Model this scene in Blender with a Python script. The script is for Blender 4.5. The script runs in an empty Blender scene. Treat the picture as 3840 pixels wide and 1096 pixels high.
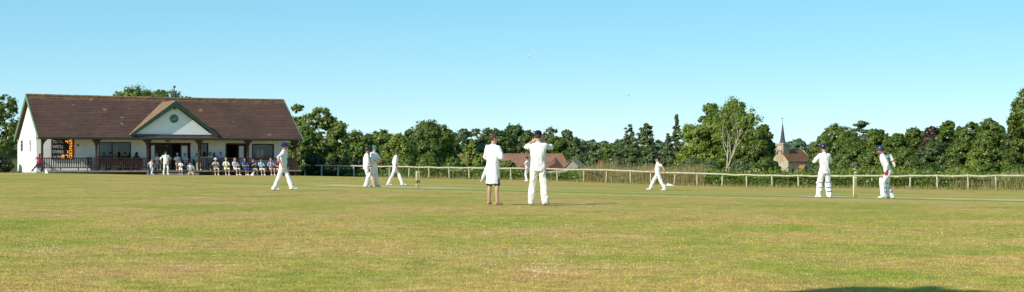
import bpy, bmesh, math, random
import numpy as np
from mathutils import Vector, Matrix, noise

random.seed(7)
RNG = np.random.default_rng(11)
scene = bpy.context.scene
COL = scene.collection
F, CX, YH, H = 5665.0, 1920.0, 600.0, 1.18     # focal length (photo pixels), horizon row, eye height


def unp(xn, yn, D):
    return Vector(((xn - CX) / F * D, D, H + (YH - yn) / F * D))


# ------------------------------------------------------------------ terrain
FENCE = [(500, 138), (1000, 128), (1205, 125), (1685, 118), (2091, 112), (2528, 106), (2898, 101), (3307, 97), (3737, 93), (4500, 88), (6000, 80)]
FX = np.array([(p[0] - CX) / F for p in FENCE]); FD = np.array([float(p[1]) for p in FENCE])


def fence_d(x, y):
    return np.interp(np.asarray(x) / np.maximum(np.asarray(y), 1e-3), FX, FD)


CTRL = [(0, 0, 0), (-8, 10, 0), (8, 10, 0), (0, 20, 0), (-10, 25, .02), (12, 25, -.03), (-.4, 39, 0), (-9, 40, .03), (14, 40, -.06)]
for xn, yn, D in [(1025, 716, 54.2), (1380, 702, 66.7), (1485, 698, 70), (1567, 704.6, 65.8), (3206, 741, 52.4), (3100, 740, 51), (3327, 744, 50),
                  (2470, 715, 76.8), (1985, 681, 106), (1205, 664, 125), (1685, 671, 118), (2091, 680, 112), (2528, 695, 106), (2898, 703, 101),
                  (3307, 707, 97), (3737, 713, 93), (150, 649, 107), (400, 653, 110), (622, 657, 112), (900, 658, 116), (1120, 659, 118), (-200, 646, 107), (4300, 716, 90)]:
    p = unp(xn, yn, D); CTRL.append((p.x, p.y, p.z))
CTRL = np.array(CTRL, float)


def _tps(r):
    return np.where(r > 1e-6, r * r * np.log(np.maximum(r, 1e-6)), 0.0)


_n = len(CTRL)
_S = 50.0
_A = np.zeros((_n + 3, _n + 3))
_c = CTRL[:, :2] / _S
_A[:_n, :_n] = _tps(np.linalg.norm(_c[:, None] - _c[None], axis=2)) + np.eye(_n) * .004
_A[:_n, _n] = 1; _A[:_n, _n + 1:] = _c
_A[_n:, :_n] = _A[:_n, _n:].T
_W = np.linalg.solve(_A, np.concatenate([CTRL[:, 2], [0, 0, 0]]))


def gzv(x, y):
    x = np.asarray(x, float); y = np.asarray(y, float)
    d0 = fence_d(x, y)
    front = y > 1
    k = np.where(front & (y > d0), d0 / np.maximum(y, 1), 1.0)
    ex = np.clip(x * k, -60, 60); ey = np.clip(y * k, -2, 140)
    q = np.stack([ex, ey], -1) / _S
    r = np.linalg.norm(q[..., None, :] - _c, axis=-1)
    z = _tps(r) @ _W[:_n] + _W[_n] + q @ _W[_n + 1:]
    t = np.clip((y - d0) / 90, 0, 1); t = t * t * (3 - 2 * t)
    z = z - 2.6 * t * (x > -45)
    R = np.hypot(x, y)
    s = np.clip((R - 480) / 450, 0, 1); s = s * s * (3 - 2 * s)
    return z + s * 4.2 + s * 1.5 * np.sin(x * .011 + 1.3)


def gz(x, y):
    return float(gzv(np.array([x]), np.array([y]))[0])


def ground_at(xn, D):
    x = (xn - CX) / F * D
    return Vector((x, D, gz(x, D)))


# ------------------------------------------------------------------ objects
def link(o, parent=None):
    COL.objects.link(o)
    if parent is not None:
        o.parent = parent
    return o


def tag(o, label=None, cat=None, group=None, kind=None):
    if label: o["label"] = label
    if cat: o["category"] = cat
    if group: o["group"] = group
    if kind: o["kind"] = kind
    return o


def empty(name, loc, rz=0.0, label=None, cat=None, group=None):
    o = bpy.data.objects.new(name, None)
    o.location = loc; o.rotation_euler = (0, 0, rz); o.empty_display_size = .2
    link(o)
    return tag(o, label, cat, group)


class MB:
    """collects pieces of ONE mesh"""
    def __init__(s):
        s.v = []; s.f = []

    def add(s, verts, faces):
        b = len(s.v)
        s.v.extend([tuple(p) for p in verts]); s.f.extend([tuple(i + b for i in f) for f in faces])
        return s

    def box(s, x0, x1, y0, y1, z0, z1):
        return s.add([(x0, y0, z0), (x1, y0, z0), (x1, y1, z0), (x0, y1, z0), (x0, y0, z1), (x1, y0, z1), (x1, y1, z1), (x0, y1, z1)],
                     [(0, 3, 2, 1), (4, 5, 6, 7), (0, 1, 5, 4), (1, 2, 6, 5), (2, 3, 7, 6), (3, 0, 4, 7)])

    def loft(s, rings, cap=True):
        n = len(rings[0]); b = len(s.v)
        for r in rings: s.v.extend([tuple(p) for p in r])
        for i in range(len(rings) - 1):
            for j in range(n):
                a = b + i * n + j; c = b + i * n + (j + 1) % n
                s.f.append((a, c, c + n, a + n))
        if cap:
            s.f.append(tuple(b + j for j in reversed(range(n))))
            s.f.append(tuple(b + (len(rings) - 1) * n + j for j in range(n)))
        return s

    def tube(s, pts, rads, n=8, flat=None, cap=True):
        pts = [Vector(p) for p in pts]; rings = []
        ref = None
        for i, p in enumerate(pts):
            t = (pts[min(i + 1, len(pts) - 1)] - pts[max(i - 1, 0)])
            t = t.normalized() if t.length > 1e-9 else Vector((0, 0, 1))
            if ref is None:
                ref = Vector((1, 0, 0)) if abs(t.x) < .8 else Vector((0, 1, 0))
            a = (ref - t * ref.dot(t)).normalized(); c = t.cross(a); ref = a
            rings.append([p + (a * math.cos(k) + c * math.sin(k)) * rads[i] for k in (2 * math.pi * j / n for j in range(n))])
        return s.loft(rings, cap)

    def capsule(s, p0, p1, r0, r1, n=14):
        p0 = Vector(p0); p1 = Vector(p1); d = p1 - p0
        u = d.normalized() if d.length > 1e-6 else Vector((0, 0, 1))
        pts = []; rr = []
        for a in (85, 60, 35, 12):
            pts.append(p0 - u * r0 * math.sin(math.radians(a))); rr.append(r0 * math.cos(math.radians(a)))
        for t in (.0, .33, .66, 1.0):
            pts.append(p0 + d * t); rr.append(r0 + (r1 - r0) * t)
        for a in (12, 35, 60, 85):
            pts.append(p1 + u * r1 * math.sin(math.radians(a))); rr.append(r1 * math.cos(math.radians(a)))
        return s.tube(pts, rr, n)

    def chain(s, pts, rads, n=14):
        for i in range(len(pts) - 1):
            s.capsule(pts[i], pts[i + 1], rads[i], rads[i + 1], n)
        return s

    def ell(s, c, ax, ay, az, nu=16, nv=10, lo=-90, hi=90):
        c = Vector(c); ax = Vector(ax); ay = Vector(ay); az = Vector(az)
        rings = []
        for i in range(nv + 1):
            t = math.radians(lo + (hi - lo) * i / nv); t = max(-1.54, min(1.54, t))
            rings.append([c + (ax * math.cos(k) + ay * math.sin(k)) * math.cos(t) + az * math.sin(t) for k in (2 * math.pi * j / nu for j in range(nu))])
        return s.loft(rings)

    def mesh(s, name, mat, smooth=False):
        m = bpy.data.meshes.new(name)
        m.from_pydata(s.v, [], s.f); m.update()
        bm = bmesh.new(); bm.from_mesh(m); bmesh.ops.recalc_face_normals(bm, faces=bm.faces); bm.to_mesh(m); bm.free()
        if mat: m.materials.append(mat)
        if smooth: m.polygons.foreach_set("use_smooth", [True] * len(m.polygons))
        return m

    def build(s, name, mat, parent=None, smooth=False, loc=None, rot=None, bevel=0):
        o = bpy.data.objects.new(name, s.mesh(name, mat, smooth))
        if loc is not None: o.location = loc
        if rot is not None: o.rotation_euler = rot
        if bevel:
            b = o.modifiers.new("bevel", "BEVEL"); b.width = bevel; b.segments = 1; b.limit_method = "ANGLE"
        return link(o, parent)

    def remeshed(s, name, mat, voxel, parent=None, smooth=3, wrinkle=0.0, wscale=(9, 9, 4), scale=1.0, seed=0.0, flatfoot=False):
        """one continuous skin around the collected solids"""
        me = bpy.data.meshes.new(name); me.from_pydata(s.v, [], s.f); me.update()
        o = bpy.data.objects.new("tmp", me); COL.objects.link(o)
        r = o.modifiers.new("r", "REMESH"); r.mode = "VOXEL"; r.voxel_size = voxel
        if smooth:
            q = o.modifiers.new("s", "SMOOTH"); q.factor = .5; q.iterations = smooth
        bpy.context.view_layer.update()
        dg = bpy.context.evaluated_depsgraph_get()
        m = bpy.data.meshes.new_from_object(o.evaluated_get(dg))
        bpy.data.objects.remove(o); bpy.data.meshes.remove(me)
        m.name = name
        n = len(m.vertices)
        co = np.empty(n * 3); m.vertices.foreach_get("co", co); co = co.reshape(-1, 3)
        if wrinkle:
            nn = np.empty(n * 3); m.vertices.foreach_get("normal", nn); nn = nn.reshape(-1, 3)
            d = np.array([noise.noise(Vector((p[0] * wscale[0] + seed, p[1] * wscale[1], p[2] * wscale[2] + p[0] * 3))) +
                          .5 * noise.noise(Vector((p[0] * wscale[0] * 2.3, p[1] * wscale[1] * 2.3 + seed, p[2] * wscale[2] * 2.5 - p[0] * 9))) for p in co])
            co = co + nn * (d * wrinkle)[:, None]
        if flatfoot: co[:, 2] = np.maximum(co[:, 2], .004)
        m.vertices.foreach_set("co", (co * scale).ravel()); m.update()
        m.materials.clear(); m.materials.append(mat)
        m.polygons.foreach_set("use_smooth", [True] * len(m.polygons))
        ob = bpy.data.objects.new(name, m)
        return link(ob, parent)


def np_mesh(name, V, nper, mat, attrs=None, smooth=False):
    """big soup of equal polygons, V: (n, nper, 3)"""
    n = V.shape[0]
    m = bpy.data.meshes.new(name)
    m.vertices.add(n * nper); m.vertices.foreach_set("co", V.reshape(-1).astype(np.float32))
    m.loops.add(n * nper); m.loops.foreach_set("vertex_index", np.arange(n * nper, dtype=np.int32))
    m.polygons.add(n); m.polygons.foreach_set("loop_start", np.arange(n, dtype=np.int32) * nper)
    m.polygons.foreach_set("loop_total", np.full(n, nper, dtype=np.int32))
    m.update(calc_edges=True)
    for k, a in (attrs or {}).items():
        at = m.attributes.new(k, "FLOAT", "POINT"); at.data.foreach_set("value", np.repeat(a, nper).astype(np.float32))
    if mat: m.materials.append(mat)
    return m


# ------------------------------------------------------------------ materials
MATS = {}


class NT:
    def __init__(s, name):
        s.m = bpy.data.materials.new(name); s.m.use_nodes = True
        s.t = s.m.node_tree; s.n = s.t.nodes; s.l = s.t.links
        s.b = s.n["Principled BSDF"]; s.out = s.n["Material Output"]

    def new(s, typ, **kw):
        n = s.n.new(typ)
        for k, v in kw.items():
            if k in n.inputs: n.inputs[k].default_value = v
            else: setattr(n, k, v)
        return n

    def link(s, a, b): s.l.new(a, b)

    def noise(s, co, scale, detail=4, rough=.55, dist=0.0):
        n = s.new("ShaderNodeTexNoise"); n.inputs["Scale"].default_value = scale; n.inputs["Detail"].default_value = detail
        n.inputs["Roughness"].default_value = rough; n.inputs["Distortion"].default_value = dist
        if co is not None: s.link(co, n.inputs["Vector"])
        return n.outputs["Fac"]

    def ramp(s, fac, stops, interp="LINEAR"):
        n = s.new("ShaderNodeValToRGB"); e = n.color_ramp.elements; n.color_ramp.interpolation = interp
        while len(e) < len(stops): e.new(.5)
        for k, (p, c) in enumerate(stops):
            e[k].position = p; e[k].color = (*c, 1) if not isinstance(c, (int, float)) else (c, c, c, 1)
        s.link(fac, n.inputs["Fac"]); return n.outputs["Color"]

    def mix(s, fac, a, b, mode="MIX"):
        n = s.new("ShaderNodeMix", data_type="RGBA", blend_type=mode)
        for inp, v in ((n.inputs[0], fac), (n.inputs[6], a), (n.inputs[7], b)):
            if isinstance(v, (int, float)): inp.default_value = v
            elif isinstance(v, tuple): inp.default_value = (*v, 1)
            else: s.link(v, inp)
        return n.outputs[2]

    def math(s, op, a, b=0.0, c=None):
        n = s.new("ShaderNodeMath", operation=op)
        for i, v in enumerate((a, b) if c is None else (a, b, c)):
            if isinstance(v, (int, float)): n.inputs[i].default_value = v
            else: s.link(v, n.inputs[i])
        return n.outputs[0]

    def bump(s, h, strength=.3, dist=.02):
        n = s.new("ShaderNodeBump"); n.inputs["Strength"].default_value = strength; n.inputs["Distance"].default_value = dist
        s.link(h, n.inputs["Height"]); s.link(n.outputs[0], s.b.inputs["Normal"])

    def co(s, kind="Object"):
        return s.new("ShaderNodeTexCoord").outputs[kind]


def mat(name, c, rough=.7, var=.18, scale=6.0, bump=.0, metal=0.0, spec=.3, bdist=.01, detail=5):
    if name in MATS: return MATS[name]
    t = NT(name); co = t.co()
    f = t.noise(co, scale, detail)
    dark = tuple(x * (1 - var) for x in c); lite = tuple(min(1, x * (1 + var)) for x in c)
    t.link(t.ramp(f, [(.3, dark), (.7, lite)]), t.b.inputs["Base Color"])
    t.b.inputs["Roughness"].default_value = rough; t.b.inputs["Metallic"].default_value = metal
    t.b.inputs["Specular IOR Level"].default_value = spec
    if bump: t.bump(t.noise(co, scale * 4, 4), bump, bdist)
    MATS[name] = t.m; return t.m


def cloth(name, c, var=.07):
    return mat("cloth_" + name, c, .85, var, 4.0, .5, spec=.15, bdist=.02)


def leafmat(name, dark, lite, back=.42):
    key = "leaf_" + name
    if key in MATS: return MATS[key]
    t = NT(key)
    geo = t.new("ShaderNodeNewGeometry"); at = t.new("ShaderNodeAttribute", attribute_name="tint")
    f = t.math("ADD", t.math("MULTIPLY", geo.outputs["Random Per Island"], .45), t.math("MULTIPLY", at.outputs["Fac"], .55))
    c = t.ramp(f, [(.0, dark), (.55, tuple((a + b) / 2 for a, b in zip(dark, lite))), (1.0, lite)])
    d = t.new("ShaderNodeBsdfDiffuse"); tr = t.new("ShaderNodeBsdfTranslucent"); gl = t.new("ShaderNodeBsdfGlossy"); gl.inputs["Roughness"].default_value = .45
    t.link(c, d.inputs["Color"]); t.link(t.mix(.5, c, (.16, .22, .02)), tr.inputs["Color"])
    m1 = t.new("ShaderNodeMixShader"); m1.inputs[0].default_value = back; t.link(d.outputs[0], m1.inputs[1]); t.link(tr.outputs[0], m1.inputs[2])
    m2 = t.new("ShaderNodeMixShader"); m2.inputs[0].default_value = .06; t.link(m1.outputs[0], m2.inputs[1]); t.link(gl.outputs[0], m2.inputs[2])
    gl.inputs["Color"].default_value = (.7, .7, .7, 1)
    t.link(m2.outputs[0], t.out.inputs["Surface"])
    MATS[key] = t.m; return t.m


def glassmat():
    if "glass" in MATS: return MATS["glass"]
    t = NT("window_glass")
    tr = t.new("ShaderNodeBsdfTransparent"); gl = t.new("ShaderNodeBsdfGlossy"); gl.inputs["Roughness"].default_value = .03
    tr.inputs["Color"].default_value = (.75, .8, .82, 1)
    fr = t.new("ShaderNodeFresnel"); fr.inputs["IOR"].default_value = 1.5
    m = t.new("ShaderNodeMixShader"); t.link(fr.outputs[0], m.inputs[0]); t.link(tr.outputs[0], m.inputs[1]); t.link(gl.outputs[0], m.inputs[2])
    t.link(m.outputs[0], t.out.inputs["Surface"]); MATS["glass"] = t.m; return t.m


def lit(name, c, s):
    if name in MATS: return MATS[name]
    t = NT(name); t.b.inputs["Base Color"].default_value = (*c, 1); t.b.inputs["Emission Color"].default_value = (*c, 1); t.b.inputs["Emission Strength"].default_value = s
    MATS[name] = t.m; return t.m
# ------------------------------------------------------------------ light, sky, camera
SUN_A, SUN_E = math.radians(44), math.radians(32)
sun_to = Vector((-math.cos(SUN_A) * math.cos(SUN_E), -math.sin(SUN_A) * math.cos(SUN_E), math.sin(SUN_E)))
w = bpy.data.worlds.new("World"); scene.world = w; w.use_nodes = True
wn = w.node_tree.nodes; wl = w.node_tree.links
sky = wn.new("ShaderNodeTexSky"); sky.sky_type = "NISHITA"; sky.sun_disc = False
sky.sun_elevation = SUN_E; sky.sun_rotation = math.atan2(sun_to.x, sun_to.y) % (2 * math.pi)
sky.air_density = 1.0; sky.dust_density = 1.0; sky.ozone_density = 3.2; sky.altitude = 5000
hs = wn.new("ShaderNodeHueSaturation"); hs.inputs["Hue"].default_value = .470; hs.inputs["Saturation"].default_value = 1.62
gm = wn.new("ShaderNodeGamma"); gm.inputs["Gamma"].default_value = .48; wl.new(sky.outputs[0], gm.inputs["Color"]); wl.new(gm.outputs[0], hs.inputs["Color"]); wl.new(hs.outputs[0], wn["Background"].inputs["Color"])
wn["Background"].inputs["Strength"].default_value = .37
sl = bpy.data.lights.new("sun", "SUN"); sl.energy = 5.0; sl.angle = math.radians(.5); sl.color = (1.0, .94, .83)
so = bpy.data.objects.new("sun", sl); so.rotation_euler = (-sun_to).to_track_quat("-Z", "Y").to_euler(); so.location = (-30, -20, 40); COL.objects.link(so)
cam = bpy.data.cameras.new("camera"); cam.sensor_width = 36; cam.lens = F / 3840 * 36; cam.shift_y = (YH - 548) / 3840
cam.clip_start = .2; cam.clip_end = 6000
co_ = bpy.data.objects.new("camera", cam); co_.location = (0, 0, H); co_.rotation_euler = (math.pi / 2, 0, 0); COL.objects.link(co_)
scene.camera = co_
scene.view_settings.view_transform = "Standard"; scene.view_settings.look = "None"; scene.view_settings.exposure = 0
scene.cycles.max_bounces = 6; scene.cycles.transparent_max_bounces = 12; scene.cycles.use_denoising = True

# ------------------------------------------------------------------ turf
STUMP_L = unp(1567, 704.6, 65.8); STUMP_R = unp(3206, 741.3, 52.4)
pd = Vector((STUMP_R.x - STUMP_L.x, STUMP_R.y - STUMP_L.y, 0)).normalized(); pn = Vector((-pd.y, pd.x, 0))   # along / away across
pc = (STUMP_L + STUMP_R) / 2


def turf_color(t, pos, fine=True):
    n1 = t.noise(pos, .19, 4, .55, .5); n2 = t.noise(pos, .5, 7, .68, .8); n3 = t.noise(pos, 3.4, 5, .72)
    a = t.ramp(n1, [(.41, (.29, .325, .048)), (.485, (.42, .365, .085)), (.54, (.50, .375, .110)), (.60, (.54, .345, .135))])
    b = t.ramp(n2, [(.36, (.22, .275, .042)), (.45, (.37, .345, .072)), (.52, (.48, .375, .105)), (.58, (.47, .305, .110)), (.66, (.68, .52, .23))])
    c = t.mix(.52, a, b)
    v = t.ramp(n3, [(.36, .78), (.5, 1.0), (.64, 1.22)])
    c = t.mix(1.0, c, v, "MULTIPLY")
    # mown square: bands along the pitches
    sub = t.new("ShaderNodeVectorMath", operation="SUBTRACT"); t.link(pos, sub.inputs[0]); sub.inputs[1].default_value = pc
    def dot(vec):
        n = t.new("ShaderNodeVectorMath", operation="DOT_PRODUCT"); t.link(sub.outputs[0], n.inputs[0]); n.inputs[1].default_value = vec; return n.outputs["Value"]
    wob = t.math("MULTIPLY", t.math("SUBTRACT", t.noise(pos, .22, 4), .5), 4.5)
    q = t.math("ADD", dot(pn), wob); al = t.math("ABSOLUTE", dot(pd))
    qn = t.math("MULTIPLY", t.math("ADD", q, 8.0), 1 / 24.0)
    T, G, Gd = (.52, .415, .135), (.31, .345, .068), (.25, .315, .055)
    Tl, B = (.56, .46, .19), (.40, .36, .095)
    st = [(0, T), (3.4, T), (4.4, B), (5.0, G), (6.6, Gd), (8.4, G), (9.6, G), (10.1, Tl), (11.3, Tl), (11.9, G), (13.2, Gd), (15.0, G), (16.0, T), (19.5, B), (21, T)]
    band = t.ramp(qn, [(x / 24.0, c_) for x, c_ in st])
    mk = t.math("MULTIPLY", t.ramp(qn, [(.0, 0), (.14, .85), (.82, .85), (1.0, 0)]), t.ramp(t.math("MULTIPLY", al, 1 / 40.0), [(.42, 1), (.66, 0)]))
    band = t.mix(1.0, band, v, "MULTIPLY")
    c = t.mix(mk, c, band)
    # dry rim by the boundary
    at = t.new("ShaderNodeAttribute", attribute_name="zone")
    zr = t.ramp(at.outputs["Fac"], [(.0, 0.0), (.5, 1.0)])
    rough_ = t.ramp(n2, [(.35, (.05, .075, .018)), (.55, (.11, .12, .035)), (.7, (.25, .2, .08))])
    c = t.mix(1.0, c, (1.02, .965, 1.0), "MULTIPLY")
    return t.mix(zr, c, rough_) if fine else c


t = NT("turf")
pos = t.new("ShaderNodeNewGeometry").outputs["Position"]
c = turf_color(t, pos)
f4 = t.noise(pos, 14, 4, .75); f5 = t.noise(pos, 55, 3, .7)
c = t.mix(1.0, c, t.ramp(f4, [(.28, .80), (.5, 1.0), (.72, 1.18)]), "MULTIPLY")
c = t.mix(1.0, c, t.ramp(f5, [(.3, .82), (.5, 1.0), (.7, 1.15)]), "MULTIPLY")
t.link(c, t.b.inputs["Base Color"]); t.b.inputs["Roughness"].default_value = .95; t.b.inputs["Specular IOR Level"].default_value = .05
t.bump(t.math("ADD", f4, t.math("MULTIPLY", t.noise(pos, 1.7, 4), 2.5)), .55, .05)
TURF = t.m

rad = np.concatenate([np.linspace(0.5, 40, 80), np.linspace(41, 150, 110), np.geomspace(152, 3500, 70)])
ang = np.radians(np.concatenate([np.linspace(-180, -42, 24), np.linspace(-40, 40, 161), np.linspace(42, 178, 24)]))
RR, AA = np.meshgrid(rad, ang, indexing="ij")
gx = RR * np.sin(AA); gy = RR * np.cos(AA)
gzz = gzv(gx.ravel(), gy.ravel()).reshape(gx.shape)
nr, na = gx.shape
vv = np.stack([gx, gy, gzz], -1).reshape(-1, 3)
vs = [tuple(p) for p in vv] + [(0, 0, gz(0, 0))]
fs = [(i * na + j, i * na + (j + 1) % na, (i + 1) * na + (j + 1) % na, (i + 1) * na + j) for i in range(nr - 1) for j in range(na)]
fs += [(len(vs) - 1, (j + 1) % na, j) for j in range(na)]
m = bpy.data.meshes.new("ground"); m.from_pydata(vs, [], fs); m.update()
bm = bmesh.new(); bm.from_mesh(m); bmesh.ops.recalc_face_normals(bm, faces=bm.faces); bm.to_mesh(m); bm.free()
if m.polygons[200].normal.z < 0: m.flip_normals()
d0 = fence_d(vv[:, 0], vv[:, 1])
zone = np.clip((vv[:, 1] - d0 + .5) / 2.0, 0, 1)
at = m.attributes.new("zone", "FLOAT", "POINT"); at.data.foreach_set("value", np.append(zone, 0).astype(np.float32))
m.materials.append(TURF); m.polygons.foreach_set("use_smooth", [True] * len(m.polygons))
ground = bpy.data.objects.new("ground", m); link(ground); tag(ground, kind="structure")


def strip(name, along0, along1, q0, q1, material, lift=.006, rag=.25):
    """a worn strip lying on the turf, along the pitch"""
    n = int((along1 - along0) / .5); nq = 6; V = []; Fc = []
    for i in range(n + 1):
        a = along0 + (along1 - along0) * i / n
        for k in range(nq + 1):
            e = noise.noise(Vector((a * .6, k * 3.3, q0))) * rag
            q = q0 + (q1 - q0) * k / nq + (e if k in (0, nq) else 0)
            p = pc + pd * a + pn * q
            V.append((p.x, p.y, gz(p.x, p.y) + lift))
    for i in range(n):
        for k in range(nq):
            b = i * (nq + 1) + k; Fc.append((b, b + 1, b + nq + 2, b + nq + 1))
    mb = MB().add(V, Fc); o = mb.build(name, material, smooth=True)
    if o.data.polygons[0].normal.z < 0: o.data.flip_normals()
    return tag(o, kind="structure")


t = NT("worn_pitch"); pos = t.new("ShaderNodeNewGeometry").outputs["Position"]
c = t.ramp(t.noise(pos, 1.1, 5, .65), [(.35, (.48, .375, .125)), (.5, (.60, .455, .17)), (.65, (.70, .54, .24))])
c = t.mix(1.0, c, t.ramp(t.noise(pos, 18, 4, .7), [(.3, .75), (.7, 1.2)]), "MULTIPLY")
sub = t.new("ShaderNodeVectorMath", operation="SUBTRACT"); t.link(pos, sub.inputs[0]); sub.inputs[1].default_value = pc
dt = t.new("ShaderNodeVectorMath", operation="DOT_PRODUCT"); t.link(sub.outputs[0], dt.inputs[0]); dt.inputs[1].default_value = pd
mid_ = t.ramp(t.math("MULTIPLY", t.math("ABSOLUTE", dt.outputs["Value"]), 1 / 20.0), [(.36, .9), (.47, 0)])
c = t.mix(mid_, c, (.38, .345, .085))
t.link(c, t.b.inputs["Base Color"]); t.b.inputs["Roughness"].default_value = .95; t.b.inputs["Specular IOR Level"].default_value = .05
half = (STUMP_R - STUMP_L).length / 2
strip("pitch", -half - 6.5, half + 8.0, -1.7, 1.9, t.m)
white_line = mat("chalk", (.68, .66, .58), .9, .2, 9)
for sgn in (-1, 1):
    strip("crease_line", sgn * (half - 1.25), sgn * (half - 1.25) + .52, -1.8, 1.8, white_line, .011, 0)

# short grass blades in the near field
N = 420000
D = 12.0 * (46 / 12.0) ** (RNG.random(N) ** 1.5)
X = (RNG.random(N) * 2 - 1) * (.60 * D + 4)
Z = gzv(X, D)
n_patch = np.array([noise.noise(Vector((x * .5, y * .5, 3.1))) for x, y in zip(X[::20], D[::20])]).repeat(20)[:N]
hgt = (.005 + .013 * RNG.random(N)) * (1 + .6 * n_patch) * np.clip((48 - D) / 20, .15, 1)
wid = (.0035 + .004 * RNG.random(N)) * np.clip(D / 18, .8, 1.6)
aa = RNG.random(N) * 2 * np.pi
lean = RNG.normal(0, .5, (N, 2)) * hgt[:, None]
V = np.zeros((N, 3, 3))
V[:, 0] = np.stack([X - np.cos(aa) * wid, D - np.sin(aa) * wid, Z - .003], -1)
V[:, 1] = np.stack([X + np.cos(aa) * wid, D + np.sin(aa) * wid, Z - .003], -1)
V[:, 2] = np.stack([X + lean[:, 0], D + lean[:, 1], Z + hgt], -1)
t = NT("grass_blade"); pos = t.new("ShaderNodeNewGeometry")
c = turf_color(t, pos.outputs["Position"], False)
c = t.mix(1.0, c, t.ramp(pos.outputs["Random Per Island"], [(0, (.96, 1.02, .9)), (.5, (1.12, 1.12, 1.02)), (.93, (1.22, 1.2, 1.12)), (1, (1.45, 1.4, 1.3))]), "MULTIPLY")
t.link(c, t.b.inputs["Base Color"]); t.b.inputs["Roughness"].default_value = .8; t.b.inputs["Specular IOR Level"].default_value = .15
g = bpy.data.objects.new("grass", np_mesh("grass", V, 3, t.m)); link(g); tag(g, kind="stuff")

# clover heads in drifts, dots of white in the turf
pts = []
for cxn, cyn, sx, sy, k in [(1810, 950, 190, 10, 70), (2010, 1005, 90, 18, 60), (1960, 845, 260, 10, 60), (2250, 780, 160, 7, 70), (1450, 738, 300, 8, 60), (1750, 948, 300, 30, 40), (160, 940, 90, 16, 60), (1000, 985, 700, 60, 50), (3000, 900, 600, 60, 40), (2600, 960, 500, 50, 40), (2400, 740, 250, 6, 40)]:
    for _ in range(k):
        x = random.gauss(cxn, sx); y = random.gauss(cyn, sy)
        if y < 715: continue
        Dd = H * F / (y - YH); pts.append(((x - CX) / F * Dd, Dd))
V = []
for x, y in pts:
    z = gz(x, y) + .018; r = .004 + .0045 * random.random()
    a = [(x + r, y, z), (x, y + r, z), (x - r, y, z), (x, y - r, z)]
    for i in range(4): V.append([a[i], a[(i + 1) % 4], (x, y, z + r * 1.4)])
t_clover = mat("clover_white", (.78, .76, .68), .8, .1, 30)
o = bpy.data.objects.new("clover_flowers", np_mesh("clover_flowers", np.array(V), 3, t_clover)); link(o); tag(o, kind="stuff")
# ------------------------------------------------------------------ foliage
def leaves(centers, radii, counts, size, tints, flat=1.0, upb=.3, rng=RNG, elong=1.5, outward=None, cap=1.15):
    """leaf-shaped faces on clumps -> (n,4,3), tint"""
    C = np.repeat(centers, counts, axis=0); R = np.repeat(radii, counts)
    n = len(C); d = rng.normal(size=(n, 3)); d /= np.linalg.norm(d, axis=1)[:, None]
    rr = R * np.minimum(np.abs(rng.normal(0, .52, n)) + .12 * rng.random(n), cap)
    off = d * rr[:, None]; off[:, 2] *= flat
    Pp = C + off
    nrm = d * .55 + rng.normal(size=(n, 3)) * .42; nrm[:, 2] += upb
    if outward is not None: nrm += np.repeat(outward, counts, axis=0) * .95
    nrm /= np.linalg.norm(nrm, axis=1)[:, None]
    tv = rng.normal(size=(n, 3)); tv -= nrm * np.sum(tv * nrm, 1)[:, None]; tv /= np.linalg.norm(tv, axis=1)[:, None]
    bv = np.cross(nrm, tv)
    s = size * (.55 + .9 * rng.random(n))
    V = np.stack([Pp - tv * (s * elong * .5)[:, None], Pp - bv * (s * .42)[:, None], Pp + tv * (s * elong * .5)[:, None], Pp + bv * (s * .42)[:, None]], 1)
    return V, np.clip(np.repeat(tints, counts) + rng.normal(0, .08, n), 0, 1)


BARK = mat("bark_grey_brown", (.11, .085, .06), .9, .35, 3, .5)
BARK_PINE = mat("bark_pine_orange", (.27, .13, .065), .9, .3, 3, .5)
BARK_PALE = mat("bark_bleached", (.56, .49, .35), .85, .25, 3, .3)


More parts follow.
